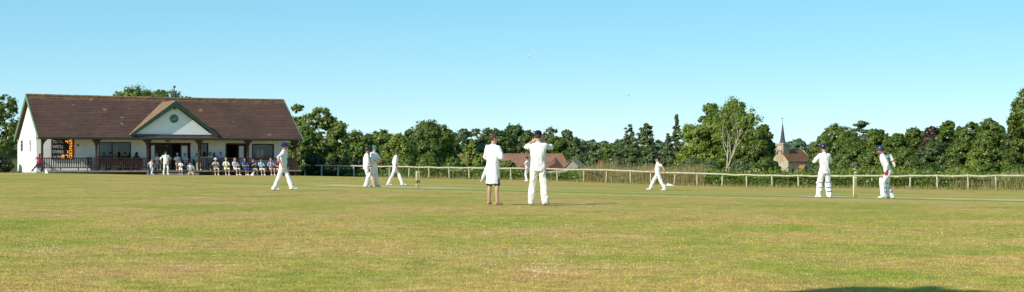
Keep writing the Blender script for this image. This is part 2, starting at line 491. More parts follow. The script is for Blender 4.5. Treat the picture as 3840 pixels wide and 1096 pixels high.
def crown_clumps(kind, rx, h, rng):
    """clump centres (crown local, base at 0), radii"""
    C = []; Rr = []; No = []
    if kind in ("broad", "bush", "round"):
        # big lobes over a crown-shaped envelope, each lobe covered with leaf sprays on its outside
        z0 = {"broad": .22, "bush": .0, "round": .1}[kind] * h; K = {"broad": 17, "bush": 18, "round": 17}[kind]
        zc = z0 + (h - z0) * .45; rz = (h - z0) * .55; m = min(rx, rz)
        lobes = []
        for i in range(K):
            for _ in range(20):
                v = rng.normal(size=3); v /= np.linalg.norm(v)
                if v[2] < -.35 and kind != "broad": v[2] *= .3; v /= np.linalg.norm(v)
                lr = rng.uniform(.30, .50) * m
                q = rng.uniform(.72, 1.06)
                p = np.array([v[0] * (rx - lr) * q, v[1] * (rx - lr) * q, zc + v[2] * (rz - lr) * q])
                if all(np.linalg.norm(p - l[0]) > .42 * (lr + l[1]) for l in lobes): break
            lobes.append((p, lr, rng.normal(0, .5)))
        lobes.append((np.array([rng.normal() * .12 * rx, rng.normal() * .1 * rx, h - .46 * m]), .44 * m, 0))
        for p, lr, lt in lobes:
            for k in range(36):
                v = rng.normal(size=3); v /= np.linalg.norm(v); o_ = (p - np.array([0, 0, zc])) / np.array([rx, rx, rz])
                if v @ o_ < -.35: v = -v
                cr = lr * rng.uniform(.20, .36); C.append(p + v * lr * rng.uniform(.62, 1.02) * np.array([1, 1, .85])); Rr.append(cr); No.append(v)
            for k in range(5):
                v = rng.normal(size=3); v /= np.linalg.norm(v); v[2] = abs(v[2]) * .8
                C.append(p + v * lr * rng.uniform(1.05, 1.28)); Rr.append(lr * rng.uniform(.08, .16)); No.append(v)
    elif kind == "feather":
        for i in range(150):
            q = rng.random(); z = h * (.12 + .88 * q); r = rx * (1 - q ** 3.2) * rng.uniform(.2, 1.0) * (.6 + .6 * math.sin(q * 3.0))
            a = rng.random() * 6.28; C.append(np.array([math.cos(a) * r, math.sin(a) * r, z])); Rr.append(rng.uniform(.10, .22) * rx * (1.15 - .6 * q))
        for i in range(22):
            a = rng.random() * 6.28; z = h * rng.uniform(.55, 1.02); r = rx * rng.uniform(0, .8) * (1.15 - z / h); C.append(np.array([math.cos(a) * r, math.sin(a) * r, z])); Rr.append(.07 * rx)
    elif kind == "pine":
        tiers = 9
        for i in range(tiers):
            q = (i + .5) / tiers; z = h * (.30 + .68 * q); R_ = rx * (1.05 - .5 * q ** 2.6) * rng.uniform(.7, 1.15)
            for k in range(int(9 + 9 * (1 - q))):
                a = rng.random() * 6.28; r = R_ * rng.uniform(.1, .9); C.append(np.array([math.cos(a) * r, math.sin(a) * r, z + rng.normal() * h * .055])); Rr.append(rng.uniform(.2, .34) * rx * (1.1 - .5 * q))
    elif kind == "conifer":
        for i in range(95):
            q = rng.random() ** .8; z = h * (.08 + .9 * q); r = rx * (1 - q) ** .75 * rng.uniform(.4, .95)
            a = rng.random() * 6.28; C.append(np.array([math.cos(a) * r, math.sin(a) * r, z])); Rr.append(rng.uniform(.16, .3) * rx * (1.1 - .75 * q))
        C.append(np.array([0, 0, h * .98])); Rr.append(.1 * rx)
    elif kind == "cedar":
        for i in range(7):
            z = h * (.35 + .62 * i / 6.); 
            for k in range(11):
                a = rng.random() * 6.28; r = rx * rng.uniform(.1, .9) * (1.05 - .35 * i / 6.); C.append(np.array([math.cos(a) * r, math.sin(a) * r, z + rng.normal() * .02 * h])); Rr.append(rng.uniform(.16, .26) * rx)
    if not No:
        q = np.array(C); No = [np.array([p[0], p[1], 0]) / max(rx, 1e-6) * .8 for p in q]
    return np.array(C), np.array(Rr), np.array(No)


TREES = []


def tree(name, label, xn, ytop, hwn, D, kind, lm, group=None, n=5200, cat=None, leaf=None, bark=None, z0=None, flower=None, dens=1.0, ybase=None):
    b = ground_at(xn, D)
    if z0 is not None: b.z = z0
    ztop = H + (YH - ytop) / F * D
    if kind in ('broad', 'bush', 'round') and D > 140: hwn *= 1.22; n = int(n * 1.2)
    h = ztop - b.z; rx = hwn / F * D
    rng = np.random.default_rng(int(xn * 13 + D * 7 + ytop) % 99991)
    root = empty(name, b, 0, label, cat or ("bush" if kind == "bush" else "tree"), group)
    C, Rr, No = crown_clumps(kind, rx, h, rng)
    flat = {"pine": .62, "cedar": .35, "conifer": .7}.get(kind, .85)
    wgt = Rr ** 2; cnt = np.maximum(8, (wgt / wgt.sum() * n * dens * 4.6)).astype(int)
    size = (leaf or max(.10, 2.15 * D / 1511)) * .58
    tint = np.clip(.5 + rng.normal(0, .22, len(C)) + .18 * (C[:, 2] / h - .5), 0, 1)
    V, T = leaves(C, Rr, cnt, size, tint, flat, .3, rng, outward=No)
    keep = V[:, :, 2].min(1) > -.1
    o = bpy.data.objects.new("crown", np_mesh("crown", V[keep], 4, lm, {"tint": T[keep]})); link(o, root)
    mb = MB(); tr = max(.06, min(rx * .07, .45)); top = h * (.92 if kind in ("pine", "conifer", "feather") else .7)
    wob = [Vector((rng.normal() * .02 * h, rng.normal() * .02 * h, 0)) for _ in range(5)]
    pts = [Vector((0, 0, -.15)), wob[0] * .3 + Vector((0, 0, top * .25)), wob[1] * .6 + Vector((0, 0, top * .5)), wob[2] + Vector((0, 0, top * .75)), wob[3] + Vector((0, 0, top))]
    mb.tube(pts, [tr * 1.25, tr, tr * .8, tr * .5, tr * .15], 8)
    idx = rng.permutation(len(C))[:9]
    for i in idx:
        q = Vector(C[i]); s = pts[2] if q.z < top * .8 else pts[3]
        if q.z < s.z * .6: s = pts[1]
        mb.tube([s, s.lerp(q, .5) + Vector((0, 0, .04 * h)), q], [tr * .4, tr * .25, tr * .08], 5)
    mb.build("trunk", bark or BARK, root, True)
    if flower:
        k = rng.permutation(len(V[keep]))[:flower]; Pf = V[keep][k].mean(1); Pf[:, 1] -= rx * .12
        Vf, Tf = leaves(Pf, np.full(len(Pf), size * .9), np.full(len(Pf), 5), size * .8, np.full(len(Pf), .8), .5, .6, rng, 1.1)
        o = bpy.data.objects.new("blossom", np_mesh("blossom", Vf, 4, leafmat("blossom", (.55, .54, .40), (.78, .76, .62), .2), {"tint": Tf})); link(o, root)
    TREES.append(root); return root


L_mid = leafmat("mid_green", (0.075, 0.132, 0.014), (0.235, 0.315, 0.032))
L_dark = leafmat("dark_green", (0.044, 0.084, 0.016), (0.155, 0.22, 0.034))
L_lite = leafmat("light_green", (0.145, 0.21, 0.018), (0.34, 0.41, 0.038))
L_brt = leafmat("bright_green", (.17, .25, .022), (.38, .46, .055))
L_pine = leafmat("pine_green", (0.056, 0.09, 0.03), (0.175, 0.225, 0.062), .2)
L_grey = leafmat("grey_green", (.11, .155, .055), (.24, .295, .11))
L_cop = leafmat("copper_leaf", (.060, .034, .022), (.155, .085, .045))
L_far = leafmat("far_hazy_green", (.095, .15, .085), (.15, .21, .10), .1)  # bluish tone puts the distance haze into the leaf colour
L_hedge = leafmat("hedge_in_shade", (.012, .026, .010), (.040, .070, .018))  # near-black leaf, the deep shade at the hedge foot put into its colour
L_haw = leafmat("hawthorn", (0.095, 0.155, 0.016), (0.275, 0.35, 0.038))

T = tree
# by the pavilion
T("broadleaf_tree", "light leafy tree at the left edge of the photo, beside the pavilion gable", 15, 350, 85, 124, "bush", L_haw)
T("broadleaf_tree", "dark tall tree half outside the photo beyond the pavilion gable", -120, 372, 90, 122, "bush", L_mid)
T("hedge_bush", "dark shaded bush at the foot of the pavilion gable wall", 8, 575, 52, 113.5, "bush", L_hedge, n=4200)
T("broadleaf_tree", "tree crown with upright twigs showing over the pavilion ridge, left of the weather vane", 520, 316, 125, 146, "bush", L_haw, n=9000)
T("broadleaf_tree", "low tree crown showing over the pavilion ridge behind the weather vane", 650, 334, 84, 150, "bush", L_haw, n=4200)
T("broadleaf_tree", "small loose crown just over the pavilion ridge right of the weather vane", 700, 360, 30, 152, "bush", L_mid, n=2500)
T("bushy_tree", "tall twiggy tree just behind the right end of the pavilion roof", 1112, 384, 54, 137, "bush", L_haw, n=5200)
T("bushy_tree", "broad tree with shiny leaves right of the pavilion, taller than its neighbour bush", 1198, 396, 84, 135, "bush", L_haw, n=9000)
T("bushy_tree", "rounded bushy tree at the right flank of the trees beside the pavilion", 1262, 452, 58, 131, "bush", L_haw, n=5600)
T("bushy_tree", "dense tree filling the gap behind the right verandah end of the pavilion", 1150, 470, 60, 130, "bush", L_mid, n=6000)
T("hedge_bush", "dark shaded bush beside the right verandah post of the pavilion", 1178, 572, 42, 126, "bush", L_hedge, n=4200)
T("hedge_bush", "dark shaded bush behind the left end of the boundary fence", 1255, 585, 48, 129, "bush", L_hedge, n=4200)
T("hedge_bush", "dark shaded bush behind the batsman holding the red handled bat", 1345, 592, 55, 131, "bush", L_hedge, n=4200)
T("broadleaf_tree", "leftmost low crown showing over the pavilion ridge", 440, 334, 60, 148, "bush", L_haw, n=5000)
T("broadleaf_tree", "low crown showing over the pavilion ridge between the two larger crowns", 588, 330, 62, 151, "bush", L_haw, n=5000)
# left middle
T("broadleaf_tree", "mid green tree above the batsman with the red handled bat", 1345, 486, 72, 160, "round", L_mid, n=7000)
T("broadleaf_tree", "light green round tree above the walking bowler's left side", 1425, 480, 74, 166, "round", L_haw, n=7000)
T("broadleaf_tree", "light green tree between the round tree and the large dark drooping tree", 1498, 494, 66, 158, "round", L_lite, n=6500)
T("broadleaf_tree", "large dark drooping tree, tallest of those above the far stumps", 1615, 441, 92, 178, "broad", L_mid, n=9000)
T("broadleaf_tree", "shoulder tree leaning on the left of the large dark drooping tree", 1556, 478, 52, 170, "round", L_mid, n=5200)
T("broadleaf_tree", "shoulder tree on the right of the large dark drooping tree, over the chimneys", 1682, 478, 48, 184, "broad", L_mid, n=5200)
T("green_bush", "round dense green bush behind the far stumps, left of the house chimneys", 1608, 566, 40, 143, "bush", L_mid, n=5000)
T("green_bush", "low wide green bush behind the rail left of the far stumps", 1510, 588, 60, 140, "bush", L_haw, n=5200)
T("green_bush", "dark low bush behind the walking bowler", 1440, 590, 55, 138, "bush", L_mid, n=5200)
T("birch_tree", "pale loose crowned tree behind the slate cottage, farther left than the umpire", 1732, 478, 40, 268, "round", L_grey, n=4200)
T("birch_tree", "pale loose crowned tree just left of the umpire's head in the white coat", 1798, 480, 40, 272, "round", L_grey, n=4600)
T("willow_tree", "bright yellow green tree in front of the barn roof, left of the white coat", 1768, 524, 52, 168, "feather", L_brt, n=6000)
T("willow_tree", "smaller bright green bush at the foot of the yellow green tree", 1800, 580, 36, 160, "bush", L_brt, n=4000)
T("green_bush", "round green bush in front of the barn roof right of the white coat", 1903, 597, 44, 165, "bush", L_haw, n=4600)
T("green_bush", "dark leafy bush in front of the slate house with two chimneys", 1700, 585, 40, 150, "bush", L_mid, n=4600)
T("broadleaf_tree", "dark broad tree directly behind the bare headed umpire", 1862, 474, 66, 286, "round", L_dark, n=6500)
T("broadleaf_tree", "dark tree with pointed tops between the two men in white", 1925, 458, 62, 290, "round", L_dark, n=6500)
T("broadleaf_tree", "lower dark tree over the barn roof left of the navy cap", 1985, 486, 46, 282, "round", L_dark, n=5200)
T("feathery_tree", "loose grey green tree rising just right of the navy cap", 2060, 474, 44, 300, "round", L_grey, n=5000)
T("feathery_tree", "smaller loose grey green tree, second to the right from the navy cap", 2128, 484, 36, 310, "round", L_grey, n=4200)
T("broadleaf_tree", "dark tree over the right end of the barn roof", 2092, 506, 60, 296, "round", L_mid, n=6000)
T("pine_tree", "flat topped pine just right of the barn's hipped end", 2158, 522, 46, 285, "pine", L_pine, bark=BARK_PINE)
T("pine_tree", "pine with a pale trunk left of the red brick chimney", 2225, 536, 46, 270, "pine", L_pine, bark=BARK_PINE)
T("copper_bush", "small dark copper bush beside the white gabled shed", 2168, 606, 14, 260, "bush", L_cop, n=1600)
T("broadleaf_tree", "green round tree behind the red brick chimney", 2278, 538, 44, 300, "round", L_haw, n=5000)
T("pine_tree", "thin topped pine above the red brick chimney", 2362, 480, 44, 330, "pine", L_pine, bark=BARK_PINE)
T("pine_tree", "tall dark pine left of the fielder in the maroon cap", 2420, 466, 52, 318, "pine", L_pine, bark=BARK_PINE, n=6500)
T("pine_tree", "lower dark pine filling in beneath the tall one left of the maroon cap", 2370, 535, 58, 300, "pine", L_pine, bark=BARK_PINE, n=6500)
T("pine_tree", "pine with an orange trunk directly left of the maroon cap", 2432, 560, 44, 290, "pine", L_pine, bark=BARK_PINE)
T("pine_tree", "low dark pine just right of the red brick chimney", 2310, 570, 42, 280, "pine", L_pine, bark=BARK_PINE)
# centre right big group
T("conifer_tree", "tall dark conifer left of the big bright green trees", 2538, 428, 50, 300, "conifer", L_pine, n=7000)
T("conifer_tree", "lower dark conifer behind the maroon capped fielder", 2505, 500, 46, 296, "conifer", L_pine, n=5000)
T("broadleaf_tree", "lumpy topped tall tree, left of the two tallest beside the bare tree", 2660, 382, 50, 310, "broad", L_haw, n=8000)
T("broadleaf_tree", "tallest broad dark crown behind the bare pale tree", 2752, 372, 84, 320, "bush", L_mid, n=10000)
T("broadleaf_tree", "big bright green spreading tree right of the maroon capped fielder", 2640, 440, 98, 285, "bush", L_brt, n=10000)
T("broadleaf_tree", "bright green shoulder tree right of the bare pale tree", 2815, 425, 66, 300, "bush", L_haw, n=7000)
T("broadleaf_tree", "dark thin topped tree left of the church tower", 2864, 464, 38, 330, "round", L_mid, n=6500)
T("yew_tree", "dark drooping yew against the church's sunlit west wall", 2872, 540, 30, 360, "bush", L_dark, n=5500)
T("yew_tree", "low dark bush at the foot of the church's west wall", 2900, 602, 24, 350, "bush", L_dark, n=3500)
T("broadleaf_tree", "deep green tree between the bare tree and the church yew", 2845, 520, 50, 290, "bush", L_mid, n=6500)
T("green_bush", "grey green bush under the bright spreading tree, right of the maroon cap", 2600, 588, 60, 190, "bush", L_grey, n=5000)
T("green_bush", "grey green bush just left of the bare pale tree's trunk", 2665, 598, 46, 170, "bush", L_grey, n=4500)
T("green_bush", "grey green bush just right of the bare pale tree's trunk", 2775, 592, 46, 185, "bush", L_grey, n=4500)
T("green_bush", "low green bush at the foot of the church yew", 2820, 608, 44, 190, "bush", L_mid, n=4500)
T("broadleaf_tree", "dark tree peeping over the church roof behind the spire", 2985, 515, 42, 560, "round", L_far, n=4200)
T("broadleaf_tree", "dark tree over the far end of the church roof", 3045, 540, 32, 540, "round", L_far, n=3600)
# right mass
T("broadleaf_tree", "great round tree behind the batsman on the right", 3140, 456, 88, 300, "bush", L_mid, n=10000)
T("broadleaf_tree", "left flank tree between the church and the batsman on the right", 3088, 505, 36, 290, "bush", L_mid, n=6000)
T("broadleaf_tree", "broad low tree directly behind the near stumps", 3195, 520, 70, 262, "bush", L_mid, n=8500)
T("cedar_tree", "pale flat topped cedar over the near stumps", 3238, 462, 56, 345, "cedar", L_grey, n=6500)
T("broadleaf_tree", "rounded tree right of the flat topped cedar", 3298, 478, 52, 325, "bush", L_haw, n=7000)
T("broadleaf_tree", "tree with a dip in the treeline above the wicketkeeper's helmet", 3362, 494, 52, 320, "bush", L_mid, n=7000)
T("broadleaf_tree", "mid green tree left of the copper-leaved tree", 3425, 474, 48, 330, "bush", L_mid, n=6500)
T("broadleaf_tree", "dark copper-leaved tree with purple leaves in the right wood", 3488, 470, 44, 315, "bush", L_cop, n=6500)
T("broadleaf_tree", "high tree right of the copper-leaved tree", 3552, 450, 52, 320, "bush", L_mid, n=7000)
T("broadleaf_tree", "high dense tree over the flowering elder", 3638, 456, 62, 310, "bush", L_mid, n=7500)
T("broadleaf_tree", "tree wedge between the high dense tree and the edge tree", 3722, 440, 56, 290, "bush", L_mid, n=7000)
T("broadleaf_tree", "round front tree just right of the wicketkeeper", 3390, 548, 66, 215, "bush", L_mid, n=8000)
T("broadleaf_tree", "front maple under the copper-leaved tree", 3500, 518, 74, 210, "bush", L_dark, n=8500)
T("broadleaf_tree", "bluish green front tree left of the flowering elder", 3600, 522, 64, 190, "bush", L_mid, n=8500)
T("broadleaf_tree", "front maple behind the wicketkeeper's bent back", 3285, 545, 60, 220, "bush", L_mid, n=8000)
T("elder_tree", "elder dotted with white flower heads near the right edge", 3705, 486, 66, 150, "bush", L_haw, n=8500, flower=110)
T("elder_tree", "second smaller elder with few white flowers left of the flowery one", 3655, 560, 46, 140, "bush", L_lite, n=6000, flower=35)
T("broadleaf_tree", "large tree cut by the right edge of the photo, tallest on that side", 3880, 308, 112, 122, "broad", L_mid, n=11000, leaf=.24)
T("broadleaf_tree", "lower dark limb tree beneath the tallest one at the right edge", 3815, 432, 66, 126, "bush", L_dark, n=9000, leaf=.22)
T("green_bush", "pale variegated bush behind the rail left of the near stumps", 3212, 604, 36, 128, "bush", L_grey, n=4200, flower=30)
for lab, xn, yt, hw, D, lm in [
    ("low dark bush behind the rail below the right batsman's elbow", 3095, 640, 30, 122, L_mid), ("low bush behind the rail between batsman and near stumps", 3140, 622, 46, 124, L_mid),
    ("low bush behind the rail at the wicketkeeper's gloves", 3290, 618, 50, 122, L_haw), ("low bush behind the rail under the round front tree", 3390, 622, 56, 124, L_mid),
    ("low bush behind the rail under the copper-leaved tree", 3490, 615, 56, 122, L_dark), ("low bush behind the rail under the bluish green front tree", 3585, 618, 56, 120, L_mid),
    ("low bush behind the rail under the flowering elder", 3690, 615, 56, 118, L_mid), ("low bush behind the rail at the right edge of the photo", 3800, 610, 60, 114, L_mid),
    ("low bush behind the rail left of the maroon capped fielder", 2360, 628, 50, 150, L_mid), ("low bush behind the rail right of the barn", 2180, 622, 46, 160, L_mid),
    ("low bush behind the rail just right of the maroon cap", 2520, 616, 50, 150, L_haw), ("low bush behind the rail beneath the church yew's left side", 2760, 636, 50, 150, L_mid)]:
    T("bramble_bush", lab, xn, yt, hw, D, "bush", lm, n=4200)
for i, (xn, yt, D, hw) in enumerate(((3195, 486, 370, 46), (3262, 488, 380, 44), (3330, 498, 385, 46), (3392, 500, 380, 44), (3455, 486, 390, 46), (3520, 474, 385, 44), (3596, 470, 380, 46), (3676, 474, 370, 46), (3745, 462, 340, 50))):
    T("broadleaf_tree", "green crown filling the back row of the wood on the right, showing between nearer trees", xn, yt, hw, D, "bush", L_mid, group="back row of the right wood", n=4200)
for i, (xn, yt, D, hw) in enumerate(((2015, 506, 430, 40), (2165, 512, 440, 44), (2215, 522, 450, 40), (2262, 526, 450, 40), (2318, 518, 450, 40), (2470, 524, 440, 44), (1700, 492, 400, 40), (1545, 505, 300, 44), (1460, 500, 300, 44), (1390, 500, 300, 44))):
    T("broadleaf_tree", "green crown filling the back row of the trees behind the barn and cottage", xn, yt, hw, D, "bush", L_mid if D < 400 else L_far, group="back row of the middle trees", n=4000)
# the tree behind the photographer whose shadow reaches the frame's lower right
T("broadleaf_tree", "green tree beyond the right edge of the photo, nearer the fence", 4090, 420, 110, 118, "bush", L_mid, n=7000, leaf=.22)
T("broadleaf_tree", "tall green tree beyond the right edge of the photo, farther from the fence", 4330, 400, 120, 125, "bush", L_haw, n=7000, leaf=.22)
T("broadleaf_tree", "dark tree beyond the right edge of the photo, at the end of the fence", 4560, 430, 120, 116, "bush", L_mid, n=6000, leaf=.24)
SX, SY = -6.25, 4.0
T("conifer_tree", "slender tree standing beside the photographer, casting the dark shadow on the near turf", CX + SX / SY * F, YH - (9.0 - H) * F / SY, 1.5 * F / SY, SY, "bush", L_mid, n=9000, leaf=.16)

# bare pale tree
b = ground_at(2722, 165)
root = empty("bare_tree", b, 0, "nearly leafless pale tree with forking branches, in front of the big green trees", "tree")
rng = random.Random(5)
mb = MB(); tips = []
hh = 1.18 + (600 - 425) / F * 165 - b.z


def branch(p, d, ln, r, lev):
    pts = [p]; q = p.copy(); dd = d.copy()
    for i in range(4):
        dd = (dd + Vector((rng.gauss(0, .10), rng.gauss(0, .10), .10))).normalized(); q = q + dd * ln / 4; pts.append(q.copy())
    mb.tube(pts, [r * (1 - .13 * i) for i in range(5)], 6 if lev < 3 else 4)
    if lev >= 5: tips.append(q.copy()); return
    if lev >= 3: tips.append(q.copy())
    for k in range(3 if lev in (0, 1) else 2):
        az = rng.random() * 6.28; sp = rng.uniform(.25, .55) if lev else rng.uniform(.22, .42)
        side = Vector((math.cos(az), math.sin(az) * .8, 0))
        branch(pts[-1 if k < 2 else 2], (dd + side * sp).normalized(), ln * rng.uniform(.62, .82), r * .60, lev + 1)


branch(Vector((0, 0, -.2)), Vector((0, 0, 1)), hh * .36, .10, 0)
mb.build("trunk", BARK_PALE, root, True)
tp = np.array([tuple(p) for p in tips]); Vt, Tt = leaves(tp, np.full(len(tp), .6), np.full(len(tp), 16), .16, RNG.random(len(tp)), .8, .3)
link(bpy.data.objects.new("crown", np_mesh("crown", Vt, 4, L_brt, {"tint": Tt})), root)

# far wood on the hills (reads as one mass)
cs = []; rs = []
for i in range(1500):
    px = random.uniform(-800, 4600); D = random.uniform(620, 1000)
    x = (px - CX) / F * D; z = gz(x, D)
    hgt_ = random.uniform(5, 9.5)
    cs.append((x, D, z + hgt_ * .45)); rs.append(hgt_ * .55)
cs = np.array(cs); rs = np.array(rs)
V, Tn = leaves(cs, rs, np.full(len(cs), 420), .95, RNG.random(len(cs)), .8, .3, cap=.85)
o = bpy.data.objects.new("far_wood", np_mesh("far_wood", V, 4, L_far, {"tint": Tn})); link(o); tag(o, kind="stuff")

# weeds and brambles along the boundary
def scatter(name, n, xr, depth, hfun, lm, size, blade=False, stuff=True):
    px = RNG.uniform(xr[0], xr[1], n); k = RNG.random(n) ** 1.3
    D = np.interp((px - CX) / F, FX, FD) + depth[0] + (depth[1] - depth[0]) * k
    x = (px - CX) / F * D; z = gzv(x, D)
    lump = np.array([.6 + .8 * noise.noise(Vector((a * .45, b_ * .45, 9.))) + .45 * noise.noise(Vector((a * 1.5, b_ * 1.5, 2.))) for a, b_ in zip(x, D)])
    hh_ = hfun(px) * np.clip(lump + .5, .25, 1.5) * (.75 + .45 * k)
    if not blade:
        Pc = np.stack([x, D, z + hh_ * RNG.random(n) ** .7], -1)
        V, Tt_ = leaves(Pc, np.full(n, .05), np.ones(n, int), size, np.clip(.5 + .5 * np.array([noise.noise(Vector((a * .9, b_ * .9, 4.))) for a, b_ in zip(x, D)]), 0, 1), 1, .35)
        me = np_mesh(name, V, 4, lm, {"tint": Tt_})
    else:
        a = RNG.random(n) * 6.28; w_ = size * (.6 + .8 * RNG.random(n)); le = RNG.normal(0, .18, (n, 2)) * hh_[:, None]
        V = np.zeros((n, 3, 3))
        V[:, 0] = np.stack([x - np.cos(a) * w_, D - np.sin(a) * w_, z - .02], -1); V[:, 1] = np.stack([x + np.cos(a) * w_, D + np.sin(a) * w_, z - .02], -1)
        V[:, 2] = np.stack([x + le[:, 0], D + le[:, 1], z + hh_ * (.6 + .6 * RNG.random(n))], -1)
        me = np_mesh(name, V, 3, lm, {"tint": RNG.random(n)})
    o_ = bpy.data.objects.new(name, me); link(o_); return tag(o_, kind="stuff")


L_weed = leafmat("weed", (.095, .145, .018), (.27, .33, .05)); L_straw = leafmat("straw", (.26, .21, .07), (.50, .41, .17), .2)
hl = lambda px: np.interp(px, [1150, 1400, 1500, 2000, 2150, 2500, 2800, 3300, 3600, 3900], [.25, .35, .62, .66, .5, .6, .62, .72, .66, .55])
scatter("undergrowth", 90000, (1290, 4700), (.35, 7.5), hl, L_weed, .15)
scatter("undergrowth", 34000, (2550, 4700), (.3, 4), lambda px: hl(px) * 1.0, L_haw, .13)
scatter("undergrowth", 40000, (2100, 4700), (4, 16), lambda px: hl(px) * 1.35, L_lite, .16)
scatter("undergrowth", 14000, (1000, 1420), (.6, 5), lambda px: np.full_like(px, .55), L_hedge, .16)  # dark leaf colour carries the shade at the fence's left end
scatter("dry_grass", 16000, (2180, 2640), (.1, 3.5), lambda px: np.full_like(px, .95), L_straw, .016, True)
scatter("dry_grass", 9000, (1420, 4700), (-.35, .4), lambda px: np.full_like(px, .20), L_straw, .014, True)
scatter("dry_grass", 8000, (3560, 4700), (.0, 3), lambda px: np.full_like(px, .85), L_straw, .016, True)
scatter("long_grass", 26000, (1420, 4700), (.1, 5), lambda px: hl(px) * .9, leafmat("long_grass", (.14, .20, .03), (.32, .38, .08)), .014, True)
# ------------------------------------------------------------------ pavilion
PA = np.array([-33.86, 108.0]); PB = np.array([-16.43, 118.0])
PTH = math.atan2(PB[1] - PA[1], PB[0] - PA[0]); PCs, PSn = math.cos(PTH), math.sin(PTH)
PL = float(np.hypot(*(PB - PA))); PZ = .10
# eave line runs from PA to PB; posts stand .25 behind it


def pu(px, w):
    k = (px - CX) / F
    return (k * (PA[1] + w * PCs) - PA[0] + w * PSn) / (PCs - k * PSn)


def pz(py, u, w):
    return H + (YH - py) / F * (PA[1] + u * PSn + w * PCs) - PZ


def pw(u, w, z=0.0):
    return Vector((PA[0] + u * PCs - w * PSn, PA[1] + u * PSn + w * PCs, PZ + z))


pav = empty("cricket_pavilion", pw(0, 0), PTH, "long white pavilion with brown tiled roof, green trimmed gable and railed verandah", "pavilion")
WP, WW, WB, WR = .25, 1.85, 8.2, 4.0            # post line, front wall, rear wall, ridge
ZE, ZR = 2.72, 5.88
white = mat("white_stucco", (.92, .895, .86), .9, .09, 1.2, .25, bdist=.02)
boards_w = mat("white_boards", (.76, .77, .79), .7, .04, 2, 0)
green_t = mat("green_trim", (.030, .068, .050), .55, .2, 3)
dkgreen = mat("gutter_dark", (.030, .042, .040), .5, .2, 3)
brown_w = mat("brown_stained_wood", (.062, .030, .026), .6, .3, 5, .2)
dark_w = mat("dark_frame", (.045, .022, .018), .55, .3, 5)
deck_m = mat("deck_boards", (.30, .25, .2), .8, .3, 3)

# roof tile material: courses, per tile tone, lichen near the ridge
t = NT("clay_tiles"); co = t.co(); sep = t.new("ShaderNodeSeparateXYZ"); t.link(co, sep.inputs[0])
cmb = t.new("ShaderNodeCombineXYZ"); t.link(sep.outputs["X"], cmb.inputs["X"]); t.link(t.math("MULTIPLY", sep.outputs["Z"], 1.6), cmb.inputs["Y"])
br = t.new("ShaderNodeTexBrick"); t.link(cmb.outputs[0], br.inputs["Vector"]); br.offset = .5
for k, v in (("Scale", 1.0), ("Brick Width", .22), ("Row Height", .155), ("Mortar Size", .018), ("Bias", -.1)): br.inputs[k].default_value = v
br.inputs["Color1"].default_value = (.168, .096, .072, 1); br.inputs["Color2"].default_value = (.142, .082, .066, 1); br.inputs["Mortar"].default_value = (.045, .026, .024, 1)
f1 = t.noise(co, .38, 5, .6, .4); f2 = t.noise(co, 2.2, 5, .7)
c = t.mix(1.0, br.outputs["Color"], t.ramp(f1, [(.35, (.84, .84, .90)), (.5, (1, 1, 1)), (.66, (1.16, 1.06, .98))]), "MULTIPLY")
c = t.mix(1.0, c, t.ramp(f2, [(.3, .84), (.7, 1.16)]), "MULTIPLY")
pale = t.ramp(t.noise(t.co(), 1.35, 2, .4), [(.715, 0), (.74, 1)])
c = t.mix(t.math("MULTIPLY", pale, .5), c, (.42, .26, .19))
lich = t.math("MULTIPLY", t.ramp(t.math("MULTIPLY", sep.outputs["Z"], 1 / 6.0), [(.915, 0), (.965, 1)]), t.ramp(t.noise(t.co(), 2.6, 5, .7), [(.42, 0), (.58, 1)]))
c = t.mix(t.math("MULTIPLY", lich, .75), c, (.30, .18, .07))
t.link(c, t.b.inputs["Base Color"]); t.b.inputs["Roughness"].default_value = .9; t.b.inputs["Specular IOR Level"].default_value = .15
t.bump(t.math("ADD", br.outputs["Fac"], t.math("MULTIPLY", f2, -1.2)), .6, -.03)
TILES = t.m


def holed_wall(name, material, parent, x0, x1, z0, z1, holes, y, th, top=None):
    """wall along x at depth y..y+th with rectangular openings"""
    xs = sorted({x0, x1, *[v for h in holes for v in h[:2]]}); zs = sorted({z0, z1, *[v for h in holes for v in h[2:]]})
    solid = lambda i, k: 0 <= i < len(xs) - 1 and 0 <= k < len(zs) - 1 and not any(h[0] - 1e-6 < (xs[i] + xs[i + 1]) / 2 < h[1] + 1e-6 and h[2] < (zs[k] + zs[k + 1]) / 2 < h[3] for h in holes)
    mb = MB()
    for i in range(len(xs) - 1):
        for k in range(len(zs) - 1):
            if not solid(i, k): continue
            a, b, c_, d = xs[i], xs[i + 1], zs[k], zs[k + 1]
            mb.add([(a, y, c_), (b, y, c_), (b, y, d), (a, y, d)], [(0, 1, 2, 3)])
            mb.add([(a, y + th, c_), (b, y + th, c_), (b, y + th, d), (a, y + th, d)], [(3, 2, 1, 0)])
            if not solid(i - 1, k): mb.add([(a, y, c_), (a, y + th, c_), (a, y + th, d), (a, y, d)], [(3, 2, 1, 0)])
            if not solid(i + 1, k): mb.add([(b, y, c_), (b, y + th, c_), (b, y + th, d), (b, y, d)], [(0, 1, 2, 3)])
            if not solid(i, k - 1): mb.add([(a, y, c_), (b, y, c_), (b, y + th, c_), (a, y + th, c_)], [(0, 1, 2, 3)])
            if not solid(i, k + 1): mb.add([(a, y, d), (b, y, d), (b, y + th, d), (a, y + th, d)], [(0, 1, 2, 3)])
    me = bpy.data.meshes.new(name); me.from_pydata(mb.v, [], mb.f); me.update()
    bm = bmesh.new(); bm.from_mesh(me); bmesh.ops.remove_doubles(bm, verts=bm.verts, dist=1e-4); bmesh.ops.recalc_face_normals(bm, faces=bm.faces); bm.to_mesh(me); bm.free()
    me.materials.append(material); o = bpy.data.objects.new(name, me); return link(o, parent)


def rect(px0, px1, py0, py1, w):
    u0, u1 = pu(px0, w), pu(px1, w); um = (u0 + u1) / 2
    return [u0, u1, pz(py1, um, w), pz(py0, um, w)]


